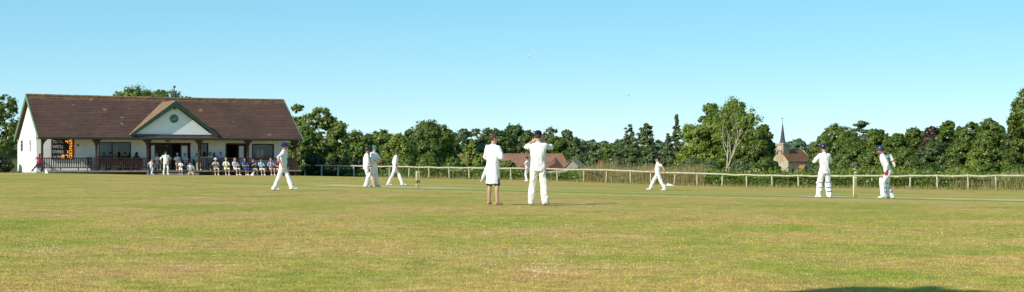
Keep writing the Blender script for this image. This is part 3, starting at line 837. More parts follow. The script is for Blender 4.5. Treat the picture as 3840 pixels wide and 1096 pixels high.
ZF = .30
UW0, UW1 = pu(136, WW), pu(1081, WW)
win1 = rect(370, 491, 533, 610, WW); door1 = rect(551, 714, 536, 640, WW); door1[2] = ZF + .004; win2 = rect(750, 781, 537, 588, WW)
door2 = rect(846, 925, 538, 640, WW); door2[2] = ZF + .004; win3 = rect(945, 1027, 540, 600, WW)
holes = [win1, door1, win2, door2, win3]
holed_wall("wall", white, pav, UW0, UW1, .02, 2.70, holes, WW, .18)
# rear wall with a window seen through the front one
cu = (pu(430, WW) + pu(491, WW)) / 2
k_ = (458 - CX) / F
u0, u1 = pu(427, WB), pu(492, WB)
rw = [u0, u1, pz(600, u0, WB), pz(548, u0, WB)]
holed_wall("wall", white, pav, UW0, UW1, .02, 2.70, [rw], WB - .18, .18)
MB().box(rw[0], rw[1], WB - .10, WB - .094, rw[2], rw[3]).build("pane", glassmat(), pav)
# gable walls (left one sunlit, with two slit windows)
def gable_wall(x, th, slits):
    """end wall in the y-z plane; the slit openings are cut by splitting it into strips"""
    mb = MB(); hz = lambda y: ZE - .06 + (ZR - ZE) * (y / WR if y < WR else (2 * WR - y) / WR) - .12
    ys = sorted({WW + .18, WR, WB - .18, *[v for s in slits for v in s[:2]]})
    for a, b in zip(ys[:-1], ys[1:]):
        sl = [s for s in slits if abs(s[0] - a) < 1e-6]
        spans = [(.02, None)] if not sl else [(.02, sl[0][2]), (sl[0][3], None)]
        for z0, z1 in spans:
            ta, tb = (hz(a), hz(b)) if z1 is None else (z1, z1)
            mb.add([(x, a, z0), (x, b, z0), (x, b, tb), (x, a, ta), (x + th, a, z0), (x + th, b, z0), (x + th, b, tb), (x + th, a, ta)],
                   [(0, 1, 2, 3), (7, 6, 5, 4), (0, 4, 5, 1), (3, 2, 6, 7), (0, 3, 7, 4), (1, 5, 6, 2)])
    return mb.build("wall", white, pav)


def gw(px):                                     # depth on the left gable wall at a photo column
    k = (px - CX) / F
    return (UW0 * PCs + PA[0] - k * (PA[1] + UW0 * PSn)) / (PSn + k * PCs)


sl = []
for px in (82.5, 113):
    a = gw(px + 4.2); b = gw(px - 4.2); um = UW0
    sl.append([min(a, b), max(a, b), pz(568, um, a), pz(526, um, a)])
sl.sort()
gable_wall(UW0, .18, sl); gable_wall(UW1 - .18, .18, [])
for s in sl:
    f = MB()
    f.box(UW0 - .03, UW0 + .03, s[0], s[0] + .06, s[2], s[3]).box(UW0 - .03, UW0 + .03, s[1] - .06, s[1], s[2], s[3])
    f.box(UW0 - .03, UW0 + .03, s[0] + .06, s[1] - .06, s[2], s[2] + .06).box(UW0 - .03, UW0 + .03, s[0] + .06, s[1] - .06, s[3] - .06, s[3]).box(UW0 - .025, UW0 + .02, s[0] + .06, s[1] - .06, s[2] + .58, s[2] + .63)
    fo = f.build("window", mat("window_lilac", (.36, .31, .38), .5), pav)
    MB().box(UW0 + .05, UW0 + .056, s[0], s[1], s[2], s[3]).build("pane", mat("dull_pane", (.10, .11, .13), .15, .1, spec=.6), fo)
MB().box(UW0 - .05, UW0 - .004, WW + .02, WB, .0, .22).build("plinth", mat("plinth_grey", (.40, .39, .37), .9, .2, 3), pav)

# windows and doors of the front
def framed(name, h, y, fw=.07, mull=(), material=dark_w, pane=True):
    f = MB(); a, b, c_, d = h
    f.box(a, a + fw, y - .03, y + .08, c_, d).box(b - fw, b, y - .03, y + .08, c_, d).box(a + fw, b - fw, y - .03, y + .08, d - fw, d).box(a + fw, b - fw, y - .03, y + .08, c_, c_ + fw)
    for mu in mull: f.box(mu - .03, mu + .03, y - .02, y + .07, c_ + fw, d - fw)
    o = f.build(name, material, pav)
    if pane: MB().box(a + fw, b - fw, y + .03, y + .036, c_ + fw, d - fw).build("pane", glassmat(), o)
    return o


framed("window", win1, WW, .06, (win1[0] + (win1[1] - win1[0]) * .42,), green_t)
framed("window", win2, WW, .09)
framed("window", win3, WW, .08)
panel_m = mat("door_panel_white", (.86, .85, .86), .6, .05, 3)
for h, leafs in ((door1, ((563, 584), (677, 709))), (door2, ((893, 924),))):
    a, b, c_, d = h; f = MB(); fw = .11
    f.box(a, a + fw, WW - .04, WW + .10, c_, d).box(b - fw, b, WW - .04, WW + .10, c_, d).box(a + fw, b - fw, WW - .04, WW + .10, d - fw, d)
    o = f.build("door_frame", brown_w, pav)
    for p0, p1 in leafs:
        x0, x1 = pu(p0 - 1, WW), pu(p1 + 1, WW); x0 = max(x0, a + fw + .012); x1 = min(x1, b - fw - .012)
        lf = MB()
        s = .10
        lf.box(x0, x0 + s, WW + .02, WW + .07, c_ + .01, d - fw - .012).box(x1 - s, x1, WW + .02, WW + .07, c_ + .01, d - fw - .012)
        lf.box(x0 + s, x1 - s, WW + .02, WW + .07, c_ + .01, c_ + .16).box(x0 + s, x1 - s, WW + .02, WW + .07, d - fw - .10, d - fw - .012)
        do = lf.build("door", brown_w, o)
        MB().box(x0 + s, x1 - s, WW + .035, WW + .055, c_ + .16, d - fw - .10).build("door_panel", panel_m, do)
MB().box(pu(621, WW), pu(637, WW), WW - .04, WW - .004, pz(531.5, 8, WW), pz(526.5, 8, WW)).build("plaque", mat("plaque_dark", (.10, .09, .08), .5), pav)
MB().ell((pu(626, 4.0), 4.0, pz(546, 9, 4.0)), (.12, 0, 0), (0, .12, 0), (0, 0, .12)).build("lamp_globe", mat("opal_globe", (.8, .8, .74), .3), pav, True)
lampb = MB().box(pu(289, WW), pu(295, WW), WW - .12, WW - .004, pz(548, 5, WW), pz(542, 5, WW)).build("wall_lamp", mat("black_metal", (.02, .02, .022), .4), pav, bevel=.01)
# interior
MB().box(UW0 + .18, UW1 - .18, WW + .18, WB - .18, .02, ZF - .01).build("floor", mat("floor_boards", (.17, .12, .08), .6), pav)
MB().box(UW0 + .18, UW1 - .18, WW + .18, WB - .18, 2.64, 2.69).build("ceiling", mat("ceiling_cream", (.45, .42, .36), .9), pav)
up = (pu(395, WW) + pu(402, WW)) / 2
MB().box(pu(374, 2.6), pu(399, 2.6), 2.55, 2.62, ZF, 2.18).build("pale_panel", mat("pale_panel_blue", (.42, .50, .54), .6), pav)  # pale panel added inside for the paler left half of the window
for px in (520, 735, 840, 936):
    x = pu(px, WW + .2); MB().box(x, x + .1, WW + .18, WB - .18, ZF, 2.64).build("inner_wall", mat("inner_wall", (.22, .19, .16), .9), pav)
# verandah
MB().box(UW0 - .02, UW1 + .4, WP - .12, WW - .004, ZF - .12, ZF).build("verandah_floor", deck_m, pav)
MB().box(UW0, UW1 + .38, WP + .06, WP + .12, -.35, ZF - .122).build("skirting_board", mat("skirting_dark", (.035, .022, .018), .8), pav)
MB().box(pu(555, WP - .5), pu(745, WP - .5), WP - .55, WP - .124, -.3, .10).build("step", deck_m, pav)
PPX = (158, 362, 553, 746.5, 930, 1107)
PU = [pu(p, WP) for p in PPX]
for i, u in enumerate(PU):
    mb = MB().box(u - .072, u + .072, WP - .072, WP + .072, -.15, ZE - .155)
    for sg in (-1, 1):                               # curved braces
        if (i == 0 and sg < 0): continue
        pts = [(u + sg * .072, ZE - .62), (u + sg * .16, ZE - .38), (u + sg * .36, ZE - .175), (u + sg * .36, ZE - .158), (u + sg * .072, ZE - .158)]
        n = len(pts); mb.add([(p[0], WP - .05, p[1]) for p in pts] + [(p[0], WP + .05, p[1]) for p in pts],
                             [tuple(range(n)), tuple(range(2 * n - 1, n - 1, -1))] + [(k, n + k, n + (k + 1) % n, (k + 1) % n) for k in range(n)])
    mb.build("post", brown_w, pav)
MB().box(-.1, PL - .2, WP - .07, WP + .07, ZE - .152, ZE - .02).build("verandah_beam", green_t, pav)
for i in (0, 1, 3, 4):
    a, b = PU[i] + .09, PU[i + 1] - .09; mb = MB()
    mb.box(a, b, WP - .045, WP + .045, 1.17, 1.24).box(a, b, WP - .03, WP + .03, .48, .54)
    n = int((b - a) / .155)
    for k in range(n):
        x = a + (b - a) * (k + .5) / n; mb.box(x - .037, x + .037, WP - .014, WP + .014, .541, 1.169)
    for q in (.33, .67): x = a + (b - a) * q; mb.box(x - .03, x + .03, WP - .028, WP + .028, ZF, .479)
    mb.build("railing", brown_w, pav)
# side railing at the right end
mb = MB(); xr = PU[-1]
mb.box(xr - .04, xr + .04, WP + .09, WW, 1.17, 1.24).box(xr - .03, xr + .03, WP + .09, WW, .48, .54)
for k in range(9): y = WP + .17 + k * .165; mb.box(xr - .014, xr + .014, y - .03, y + .03, .541, 1.169)
mb.build("railing", brown_w, pav)
mb = MB(); xl = PU[0]
mb.box(xl - .04, xl + .04, WP + .09, WW - .004, 1.17, 1.24).box(xl - .03, xl + .03, WP + .09, WW - .004, .48, .54)
for k in range(9): y = WP + .17 + k * .165; mb.box(xl - .014, xl + .014, y - .03, y + .03, .541, 1.169)
mb.build("railing", brown_w, pav)
# main roof: two slabs in slightly uneven courses
UR0, UR1 = 0.0, PL + .05
sl_ = (ZR - ZE) / WR


def slope(name, y_e, y_r, u0, u1, material, th=.10, courses=26, segs=40, cut=None):
    mb = MB(); rows = []
    for k in range(courses):
        q0, q1 = k / courses, (k + 1) / courses
        for lift, q in ((.028, q0), (.004, q1)):
            row = []
            for s in range(segs + 1):
                u = u0 + (u1 - u0) * s / segs; y = y_e + (y_r - y_e) * q; z = ZE + (ZR - ZE) * q + lift - .04 * math.sin(math.pi * s / segs) * q
                z += .012 * noise.noise(Vector((u * 2.1, k * .7, y_e)))
                row.append((u, y, z))
            rows.append(row)
    n = segs + 1; b = len(mb.v)
    for r in rows: mb.v.extend(r)
    for i in range(len(rows) - 1):
        for s in range(segs): mb.f.append((i * n + s, i * n + s + 1, (i + 1) * n + s + 1, (i + 1) * n + s))
    # underside
    mb.add([(u0, y_e, ZE - th), (u1, y_e, ZE - th), (u1, y_r, ZR - th), (u0, y_r, ZR - th)], [(0, 1, 2, 3)])
    for u in (u0, u1): mb.add([(u, y_e, ZE - th), (u, y_r, ZR - th), (u, y_r, ZR), (u, y_e, ZE + .028)], [(0, 1, 2, 3)])
    mb.add([(u0, y_e, ZE - th), (u1, y_e, ZE - th), (u1, y_e, ZE + .028), (u0, y_e, ZE + .028)], [(0, 1, 2, 3)])
    return mb.build(name, material, pav)


slope("roof", 0, WR - .002, UR0, UR1, TILES); slope("roof", 2 * WR, WR + .002, UR0, UR1, TILES)
mb = MB(); nrt = 62
for k in range(nrt):
    a = UR0 + (UR1 - UR0) * k / nrt; b = UR0 + (UR1 - UR0) * (k + .985) / nrt; dz = -.04 * math.sin(math.pi * k / nrt) + random.uniform(-.006, .006); r = .13
    mb.loft([[(x, WR + r * math.cos(t_), ZR - .035 + dz + r * math.sin(t_)) for t_ in np.linspace(0, math.pi, 7)] for x in (a, b)])
ridge_m = NT("ridge_lichen"); co = ridge_m.co()
c = ridge_m.ramp(ridge_m.noise(co, 3.2, 5, .7), [(.3, (.10, .065, .05)), (.5, (.20, .11, .06)), (.62, (.30, .17, .06)), (.75, (.30, .27, .22))]); ridge_m.link(c, ridge_m.b.inputs["Base Color"]); ridge_m.b.inputs["Roughness"].default_value = .9
mb.build("ridge_tiles", ridge_m.m, pav)
MB().box(UR0 + .02, UR1 - .02, -.10, -.004, ZE - .14, ZE - .02).build("gutter", dkgreen, pav, bevel=.03)
# bargeboards on the left gable and right gable
for x0, x1 in ((UR0 - .05, UR0 - .002), (UR1 + .002, UR1 + .05)):
    mb = MB()
    for ys in ((-.06, WR), (2 * WR + .06, WR)):
        y0, y1 = ys; z0 = ZE - .06 * sl_; top = [(y0, z0 + .06), (y1, ZR + .06), (y1, ZR - .24), (y0, z0 - .22)]
        mb.add([(x0, p[0], p[1]) for p in top] + [(x1, p[0], p[1]) for p in top], [(0, 1, 2, 3), (7, 6, 5, 4), (0, 4, 5, 1), (1, 5, 6, 2), (2, 6, 7, 3), (3, 7, 4, 0)])
    mb.build("bargeboard", mat("bargeboard_green", (.16, .27, .17), .6, .15, 3), pav)
# small front gable
GW = .18
ga, gb_, gc = pu(486, GW), pu(817, GW), pu(656, GW)
gz0, gzt = ZE + .17, pz(382, gc, GW)
def gback(z): return (z - ZE) / sl_            # where height z meets the main slope
wl_, wr_ = ga + .45, gb_ - .45
zt_in = gzt - .30
pb = mat("pediment", (.84, .84, .88), .7, .04, 2)
mb = MB()
rows = 15
for k in range(rows):                           # weatherboards, each a little proud at its lower edge
    q0, q1 = k / rows, (k + 1) / rows
    z0 = gz0 + .1 + (zt_in - gz0 - .1) * q0; z1 = gz0 + .1 + (zt_in - gz0 - .1) * q1
    a0, b0 = wl_ + (gc - wl_) * q0, wr_ + (gc - wr_) * q0; a1, b1 = wl_ + (gc - wl_) * q1, wr_ + (gc - wr_) * q1
    y0, y1 = GW + .10, GW + .118
    mb.add([(a0, y0, z0), (b0, y0, z0), (b1, y1, z1), (a1, y1, z1), (a0, y0 + .2, z0), (b0, y0 + .2, z0), (b1, y0 + .2, z1), (a1, y0 + .2, z1)],
           [(0, 1, 2, 3), (0, 4, 5, 1), (4, 7, 6, 5)])
mb.build("front_gable", pb, pav)
for (x0, x1, tg) in ((ga, gc, 1), (gb_, gc, -1)):
    # roof sheet from the front edge back to the main slope
    y0 = GW - .22
    V = [(x0, y0, gz0), (x1, y0, gzt), (x1, gback(gzt) - .05, gzt), (x0, max(gback(gz0), y0 + .05), gz0)]
    up_ = .10
    mb = MB().add([(p[0], p[1], p[2] + (up_ if i in (0, 1, 2, 3) else 0)) for i, p in enumerate(V)] + V, [(0, 1, 2, 3), (7, 6, 5, 4), (0, 4, 5, 1), (1, 5, 6, 2), (2, 6, 7, 3), (3, 7, 4, 0)])
    mb.build("gable_roof", mat("sunlit_tiles", (.25, .155, .085), .9, .35, 4, .6, bdist=.02) if tg > 0 else TILES, pav)  # left slope gets lighter tiles, its sunlight put into the colour
    dx = x1 - x0; dz = gzt - gz0
    top = [(x0 - .0, gz0 + .06), (x1, gzt + .06), (x1, gzt - .34), (x0 + dx * .055, gz0 - .02 + dz * .0)]
    mb = MB().add([(p[0], y0 - .05, p[1]) for p in top] + [(p[0], y0 - .004, p[1]) for p in top], [(0, 1, 2, 3), (7, 6, 5, 4), (0, 4, 5, 1), (1, 5, 6, 2), (2, 6, 7, 3), (3, 7, 4, 0)])
    mb.build("bargeboard", green_t, pav)
MB().box(ga + .35, gb_ - .35, GW - .02, GW + .098, gz0 - .03, gz0 + .10).build("gable_sill", mat("sill_slate", (.06, .07, .10), .6), pav)
ctr = (pu(654, GW), GW + .1, pz(445.5, gc, GW)); rc = .315
ck = MB().tube([(ctr[0], ctr[1] - .07, ctr[2]), (ctr[0], ctr[1] - .001, ctr[2])], [rc, rc], 28).build("clock", mat("clock_green", (.07, .16, .13), .5, .1), pav)
for ang, ln in ((-105, .17), (62, .21)):
    a = math.radians(ang); dx, dz = math.sin(a), math.cos(a); px_, pz_ = dz, -dx; y = ctr[1] - .074
    P4 = [(ctr[0] + dx * q * ln + px_ * s_ * .016, y, ctr[2] - .04 + dz * q * ln + pz_ * s_ * .016) for q, s_ in ((0, 1), (1, .5), (1, -.5), (0, -1))]
    MB().add(P4 + [(p[0], y - .006, p[2]) for p in P4], [(0, 1, 2, 3), (7, 6, 5, 4), (0, 4, 5, 1), (1, 5, 6, 2), (2, 6, 7, 3), (3, 7, 4, 0)]).build("clock_hand", mat("clock_hand", (.75, .78, .75), .5), ck)
MB().box(gc - .09, gc + .09, GW - .12, GW + .09, gzt - .58, gzt - .44).build("gable_lamp", mat("bronze_lamp", (.16, .10, .06), .4), pav, bevel=.03)

# weather vane on the ridge
vu = pu(654, WR); vr = empty("weather_vane", pw(vu, WR, ZR + .05), PTH, "thin weather vane with a round head on the pavilion ridge above the clock", "weather vane")
iron = mat("vane_iron", (.10, .13, .17), .5)
MB().tube([(0, 0, -.2), (0, 0, .78)], [.022, .018], 6).build("pole", iron, vr)
mb = MB().tube([(-.42, 0, .40), (.22, 0, .37)], [.014, .014], 5); mb.box(-.46, -.32, -.02, .02, .34, .44); mb.build("arm", iron, vr)
MB().ell((0, 0, .80), (.10, 0, 0), (0, .03, 0), (0, 0, .12)).build("head", iron, vr, True)

# scoreboard on the wall
sb = rect(193, 275.5, 522.5, 598, WW - .1)
sr = empty("scoreboard", pw((sb[0] + sb[1]) / 2, WW - .02, sb[2]), PTH, "black scoreboard with glowing orange numbers on the pavilion's white front wall", "scoreboard")
sw, sh = sb[1] - sb[0], sb[3] - sb[2]
MB().box(-sw / 2, sw / 2, -.10, .0, 0, sh).build("panel", mat("score_black", (.018, .018, .017), .6, .3, 3), sr)
mb = MB(); fw = .05
mb.box(sw / 2 + .002, sw / 2 + fw, -.12, .0, -.02, sh + .02); mb.build("frame_strip", lit("red_edge", (.30, .012, .01), .35), sr)
letter = mat("letter_grey", (.40, .41, .42), .7, .2, 8)
ORANGE = lit("led_orange", (1.0, .33, .02), 1.5)


def text(s, size, loc, material, parent, name="lettering", bold=.0):
    cu_ = bpy.data.curves.new(name, "FONT"); cu_.body = s; cu_.size = size; cu_.extrude = .006; cu_.offset = bold
    o = bpy.data.objects.new("tmp", cu_); COL.objects.link(o); bpy.context.view_layer.update()
    me = bpy.data.meshes.new_from_object(o.evaluated_get(bpy.context.evaluated_depsgraph_get())); bpy.data.objects.remove(o)
    me.materials.clear(); me.materials.append(material); ob = bpy.data.objects.new(name, me); ob.location = loc; ob.rotation_euler = (math.pi / 2, 0, 0)
    return link(ob, parent)


SEG = {"0": "abcdef", "1": "bc", "2": "abged", "3": "abgcd", "4": "fgbc", "5": "afgcd", "7": "abc"}
rowh = sh / 4
for r_, (wd, num) in enumerate((("TOTAL", "45"), ("WKTS", "2"), ("OVERS", "10"), ("1st INNS", "270"))):
    zc = sh - rowh * (r_ + .5)
    o = text(wd, rowh * .80, (-sw / 2 + .07, -.108, zc - rowh * .27), letter, sr, bold=.012)
    o.scale = ((sw * .53 - .06) / max(o.dimensions.x, .01) if o.dimensions.x else 1, 1, 1)
    for k, ch in enumerate(reversed(num)):
        dw, dh, st = rowh * .50, rowh * .80, rowh * .105
        xc = sw / 2 - .11 - dw / 2 - k * (dw + .10); z0 = zc - dh / 2; mb = MB()
        if ch == "1": xc -= .0
        S = {"a": (xc - dw / 2, xc + dw / 2, z0 + dh - st, z0 + dh), "g": (xc - dw / 2, xc + dw / 2, z0 + dh / 2 - st / 2, z0 + dh / 2 + st / 2), "d": (xc - dw / 2, xc + dw / 2, z0, z0 + st),
             "f": (xc - dw / 2, xc - dw / 2 + st, z0 + dh / 2, z0 + dh), "b": (xc + dw / 2 - st, xc + dw / 2, z0 + dh / 2, z0 + dh), "e": (xc - dw / 2, xc - dw / 2 + st, z0, z0 + dh / 2), "c": (xc + dw / 2 - st, xc + dw / 2, z0, z0 + dh / 2)}
        y = -.104
        for j, sg in enumerate(SEG[ch]):
            x0, x1, a, b = S[sg]; g_ = .012; ins = st * (.0 if sg in "adg" else .0)
            if sg in "bcef": a += (0 if ch == '1' else st * .55) if sg in 'bf' else st; b -= st if sg in 'bf' else (-.001 if ch == '1' else st * .55)
            mb.box(x0, x1, -.125, -.1005, a, b)
        mb.build("digit", ORANGE, sr)

# spare batting pads standing in the right window
for px, dx in ((972, 0), (986, .03)):
    u = pu(px, WW + .11); z0 = pz(594, u, WW + .11); hgt_ = pz(561, u, WW + .11) - z0
    pr = empty("leg_pad", pw(u, WW + .4, z0), PTH + .1, "white batting pad upright inside the pavilion window, " + ("left one of two" if dx == 0 else "right one of two"), "leg pad", "batting pads in the window")
    mb = MB()
    for k in range(3): mb.capsule((-.08 + .08 * k, 0, .06), (-.08 + .08 * k + dx, 0, hgt_ - .07), .05, .058, 8)
    mb.build("shield", mat("pad_white", (.88, .87, .83), .7, .05, 8), pr, True)
    MB().box(-.13, .13, .045, .055, hgt_ * .45, hgt_ * .5).build("strap", mat("pad_strap", (.35, .34, .32), .7), pr)
    # sill shelf they stand on
shelf_u0, shelf_u1 = win3[0] + .09, win3[1] - .09
MB().box(shelf_u0, shelf_u1, WW + .05, WW + .24, z0 - .05, z0 - .002).build("window_shelf", brown_w, pav)

# ------------------------------------------------------------------ boundary fence
fence = empty("post_and_rail_fence", ground_at(1920, float(fence_d(0, 100))), 0, "long pale wooden post and rail fence along the far boundary", "fence")
FO = fence.location.copy()
oak_w = mat("weathered_oak", (.47, .425, .30), .85, .22, 4, .4)
post_px = [1145, 1205, 1266, 1328, 1392, 1460, 1533, 1610, 1686, 1761, 1840, 1918, 2005, 2091, 2190, 2273, 2365, 2442, 2528, 2615, 2708, 2801, 2898, 2997, 3100, 3205, 3307, 3413, 3518, 3633, 3737, 3850, 3965, 4085, 4210, 4340, 4475, 4615]
TOPX = [1000, 1205, 1420, 1685, 1960, 2091, 2273, 2528, 2700, 2898, 3100, 3307, 3737, 4200]; TOPY = [619, 620.5, 623, 628, 631, 634, 637, 647.5, 652.5, 657.5, 659, 659, 658, 660]
tops = []
for px in post_px:
    D = float(np.interp((px - CX) / F, FX, FD)); g_ = ground_at(px, D); zt = H + (YH - np.interp(px, TOPX, TOPY)) / F * D
    tops.append((g_, Vector((g_.x, g_.y, zt))))
    rr = random.Random(px); le = .10 if px == 2528 else rr.uniform(-.07, .07)
    mb = MB(); wx = .050
    mb.tube([g_ - FO + Vector((0, .07, -.25)), Vector((g_.x + le, g_.y + .07, zt + .05 + rr.uniform(-.02, .03))) - FO], [wx * 1.35, wx * 1.25], 4)
    o = mb.build("post", oak_w, fence)
    if px == 2528: o["label"] = "fence post leaning to the right"
for (g0, t0), (g1, t1) in zip(tops[:-1], tops[1:]):
    a = t0 - FO; b = t1 - FO; d = (b - a).normalized(); nrm = Vector((-d.y, d.x, 0)).normalized(); hh_ = .046; th = .04
    jit = random.uniform(-.015, .015); mid = (a + b) / 2 + Vector((0, 0, -.022 + jit * 1.6)); mb = MB()
    mb.loft([[p + nrm * (sy * th) + Vector((0, 0, sz * hh_)) for sy, sz in ((-1, -1), (1, -1), (1, 1), (-1, 1))] for p in (a + d * .006, mid, b - d * .006)])
    mb.build("rail", oak_w, fence)

# dim fence behind the left players is the same fence; a wooden seat stands behind it
sbz = ground_at(2088, 118.0)
seat = empty("garden_bench", sbz, .1, "pale plank bench behind the fence, half hidden in weeds", "bench")
plank = mat("bleached_plank", (.46, .38, .27), .85, .25, 4, .3)
MB().box(-.85, .85, -.22, .22, .38, .44).build("seat", plank, seat)
mb = MB()
mb.add([(-.85, .24, .46), (.62, .24, .46), (.95, .24, .86), (-.72, .24, .74), (-.85, .29, .46), (.62, .29, .46), (.95, .29, .86), (-.72, .29, .74)], [(0, 1, 2, 3), (7, 6, 5, 4), (0, 4, 5, 1), (1, 5, 6, 2), (2, 6, 7, 3), (3, 7, 4, 0)])
mb.build("backrest", plank, seat)
for x in (-.7, .6):
    for y in (-.17, .17): MB().box(x - .05, x + .05, y - .04, y + .04, -.1, .38).build("leg", plank, seat)

# boundary markers: white folded triangles
mk = mat("marker_white", (.82, .82, .80), .5, .03, 3)
for px, py, D, lab, flip in ((176, 651, 104, "white triangular boundary marker near the running child in pink", 1), (945, 660, 112, "white triangular boundary marker in front of the seated row", -1),
                             (2512, 697, 103, "white triangular boundary marker by the leaning fence post", 1)):
    g_ = ground_at(px, D); mr = empty("boundary_marker", g_, random.uniform(-.2, .2), lab, "marker", "boundary markers")
    hgt_ = .30 if px < 1000 else .22; ln = .2 if px < 1000 else .3
    if px < 1000: P_ = [(-.12 * flip, -.1, 0), (.13 * flip, -.1, 0.02), (-.11 * flip, -.02, hgt_), (-.12 * flip, .12, 0)]
    else: P_ = [(-ln, -.1, 0), (ln, -.1, 0), (-ln * .5, 0.0, hgt_ * .7), (ln * .4, .15, .02)]
    MB().add(P_, [(0, 1, 2), (0, 2, 3), (1, 3, 2), (0, 3, 1)]).build("face", mk, mr)

# ------------------------------------------------------------------ church
STONE = mat("church_rubble", (.46, .39, .26), .95, .28, 1.6, .5, bdist=.05)
SHAKE = mat("belfry_boards", (.40, .30, .19), .85, .3, 2.2, .2)
SLATE = mat("spire_shingle", (.085, .075, .085), .8, .3, 2.5, .4)
RED = NT("nave_tiles"); co = RED.co(); c = RED.ramp(RED.noise(co, .7, 6, .65), [(.3, (.15, .062, .028)), (.5, (.215, .088, .036)), (.7, (.28, .13, .06))]); c = RED.mix(1.0, c, RED.ramp(RED.noise(co, 5, 4, .7), [(.3, .7), (.7, 1.25)]), "MULTIPLY"); RED.link(c, RED.b.inputs["Base Color"]); RED.b.inputs["Roughness"].default_value = .9; REDT = RED.m
CD = 420.0; cc = unp(2956, 657, CD); CB = cc.z - 1.2
chr_ = empty("church", (cc.x, cc.y, CB), math.radians(40.7), "small stone village church with slender spire, clock and red tiled nave", "church")
# local x along the south wall, y into the west wall; corner at the origin
NL, NWd = 10.4, 6.0
def cz(py): return H + (YH - py) / F * CD - CB
ze, zr = cz(603.5), cz(561.5)
mb = MB(); mb.box(0, NL, 0, NWd, -1, ze)
mb.add([(0, 0, ze), (0, NWd, ze), (0, NWd / 2, zr)], [(0, 1, 2)]).add([(NL, 0, ze), (NL, NWd, ze), (NL, NWd / 2, zr)], [(0, 2, 1)])
mb.build("wall", STONE, chr_)
mb = MB(); oh = .25
for y0, ys in ((-.3, 1), (NWd + .3, -1)):
    z0 = ze - .3 * (zr - ze) / (NWd / 2)
    V = [(-oh, y0, z0), (NL + oh, y0, z0), (NL - .9, NWd / 2, zr), (-oh, NWd / 2, zr)]
    mb.add(V + [(p[0], p[1], p[2] + .14) for p in V], [(3, 2, 1, 0), (4, 5, 6, 7), (0, 1, 5, 4), (1, 2, 6, 5), (2, 3, 7, 6), (3, 0, 4, 7)])
mb.build("roof", REDT, chr_)
tw = 2.6; ty0 = NWd / 2 - tw / 2; tz0, tz1 = ze + 1.6, cz(540)
MB().box(-.06, tw - .06, ty0, ty0 + tw, tz0 - 1.7, tz1).build("belfry", SHAKE, chr_)
MB().box(-.2, tw + .08, ty0 - .14, ty0 + tw + .14, tz1 + .002, tz1 + .22).build("belfry_cornice", mat("cornice_pale", (.5, .48, .42), .8), chr_)
sx, sy = tw / 2 - .06, NWd / 2; zt = cz(459); mb = MB(); rings = []
for q, r in ((0, .98), (.08, .80), (.2, .66), (.6, .34), (1, .02)):
    rings.append([(sx + r * math.cos(a), sy + r * math.sin(a), tz1 + .222 + (zt - tz1) * q) for a in (math.pi / 8 + k * math.pi / 4 for k in range(8))])
spire = mb.loft(rings).build("spire", SLATE, chr_)
mb = MB().tube([(sx, sy, zt), (sx, sy, zt + 1.35)], [.06, .03], 5); mb.box(sx - .45, sx + .35, sy - .03, sy + .03, zt + 1.02, zt + 1.12); mb.box(sx - .42, sx - .18, sy - .03, sy + .03, zt + 1.06, zt + 1.30); mb.build("weathercock", mat("vane_iron", (.10, .13, .17), .5), spire)
ck = MB().tube([(-.11, sy, tz1 - 1.2), (-.064, sy, tz1 - 1.2)], [.62, .62], 20).build("clock", mat("clock_face_pale", (.55, .53, .50), .6), chr_)
MB().box(-.13, -.112, sy - .03, sy + .03, tz1 - 1.25, tz1 - .72).build("clock_hand", mat("black_metal", (.02, .02, .022), .4), ck)
MB().box(-.13, -.112, sy - .40, sy + .0, tz1 - 1.24, tz1 - 1.18).build("clock_hand", mat("black_metal", (.02, .02, .022), .4), ck)
for y in (ty0 + .3, ty0 + tw - .75):
    MB().box(-.075, -.062, y, y + .45, tz0 + .2, tz0 + 1.2).build("belfry_louvre", mat("louvre_dark", (.09, .085, .08), .8), chr_)
# porch, gable to the south
px0, px1 = 3.4, 5.9; pzr = cz(620); pze = cz(642)
mb = MB()
for x0, x1 in ((px0 - .25, (px0 + px1) / 2), (px1 + .25, (px0 + px1) / 2)):
    V = [(x0, -2.4, pze), (x0, 0, pze), (x1, 0, pzr), (x1, -2.4, pzr)]
    mb.add(V + [(p[0], p[1], p[2] + .1) for p in V], [(0, 1, 2, 3), (7, 6, 5, 4), (0, 4, 5, 1), (1, 5, 6, 2), (2, 6, 7, 3), (3, 7, 4, 0)])
MBp = mb.build("porch_roof", mat("porch_tiles", (.34, .15, .08), .9, .2, 2), chr_)
for x in (px0, px1):
    for y in (-2.2, -.25): MB().box(x - .12, x + .12, y - .12, y + .12, -1, pze + .05).build("porch_post", brown_w, chr_)
MB().box(px0, px1, -2.2, -.02, -1, .9).build("porch_wall", mat("porch_dark", (.05, .04, .035), .9), chr_)
for x in (1.6, 7.4): MB().box(x, x + .7, -.03, .0 - .004, 1.3, 3.1).build("window", mat("leaded_dark", (.05, .05, .055), .3), chr_)
# pale stone posts of the churchyard
for px, py in ((3037, 653), (2880, 655)):
    g_ = unp(px, 662, 330); mr = empty("gate_pillar", g_, 0, "small pale stone pillar " + ("right of the church porch" if px > 3000 else "left of the church's west wall"), "pillar")
    MB().box(-.28, .28, -.28, .28, -1.5, (662 - py) / F * 330).build("shaft", mat("pillar_stone", (.5, .46, .36), .9), mr, bevel=.08)
# dry field glimpsed behind the rail below the church
V = []; Fc = []
for i in range(13):
    for j in range(3):
        px = 2600 + i * 42; D = 140 + j * 70; x = (px - CX) / F * D; V.append((x, D, gz(x, D) + .25 + .0 * j))
for i in range(12):
    for j in range(2): Fc.append((i * 3 + j, i * 3 + 3 + j, i * 3 + 4 + j, i * 3 + 1 + j))
o = MB().add(V, Fc).build("field", mat("dry_field", (.46, .36, .20), .95, .2, .4), smooth=True); tag(o, kind="structure")

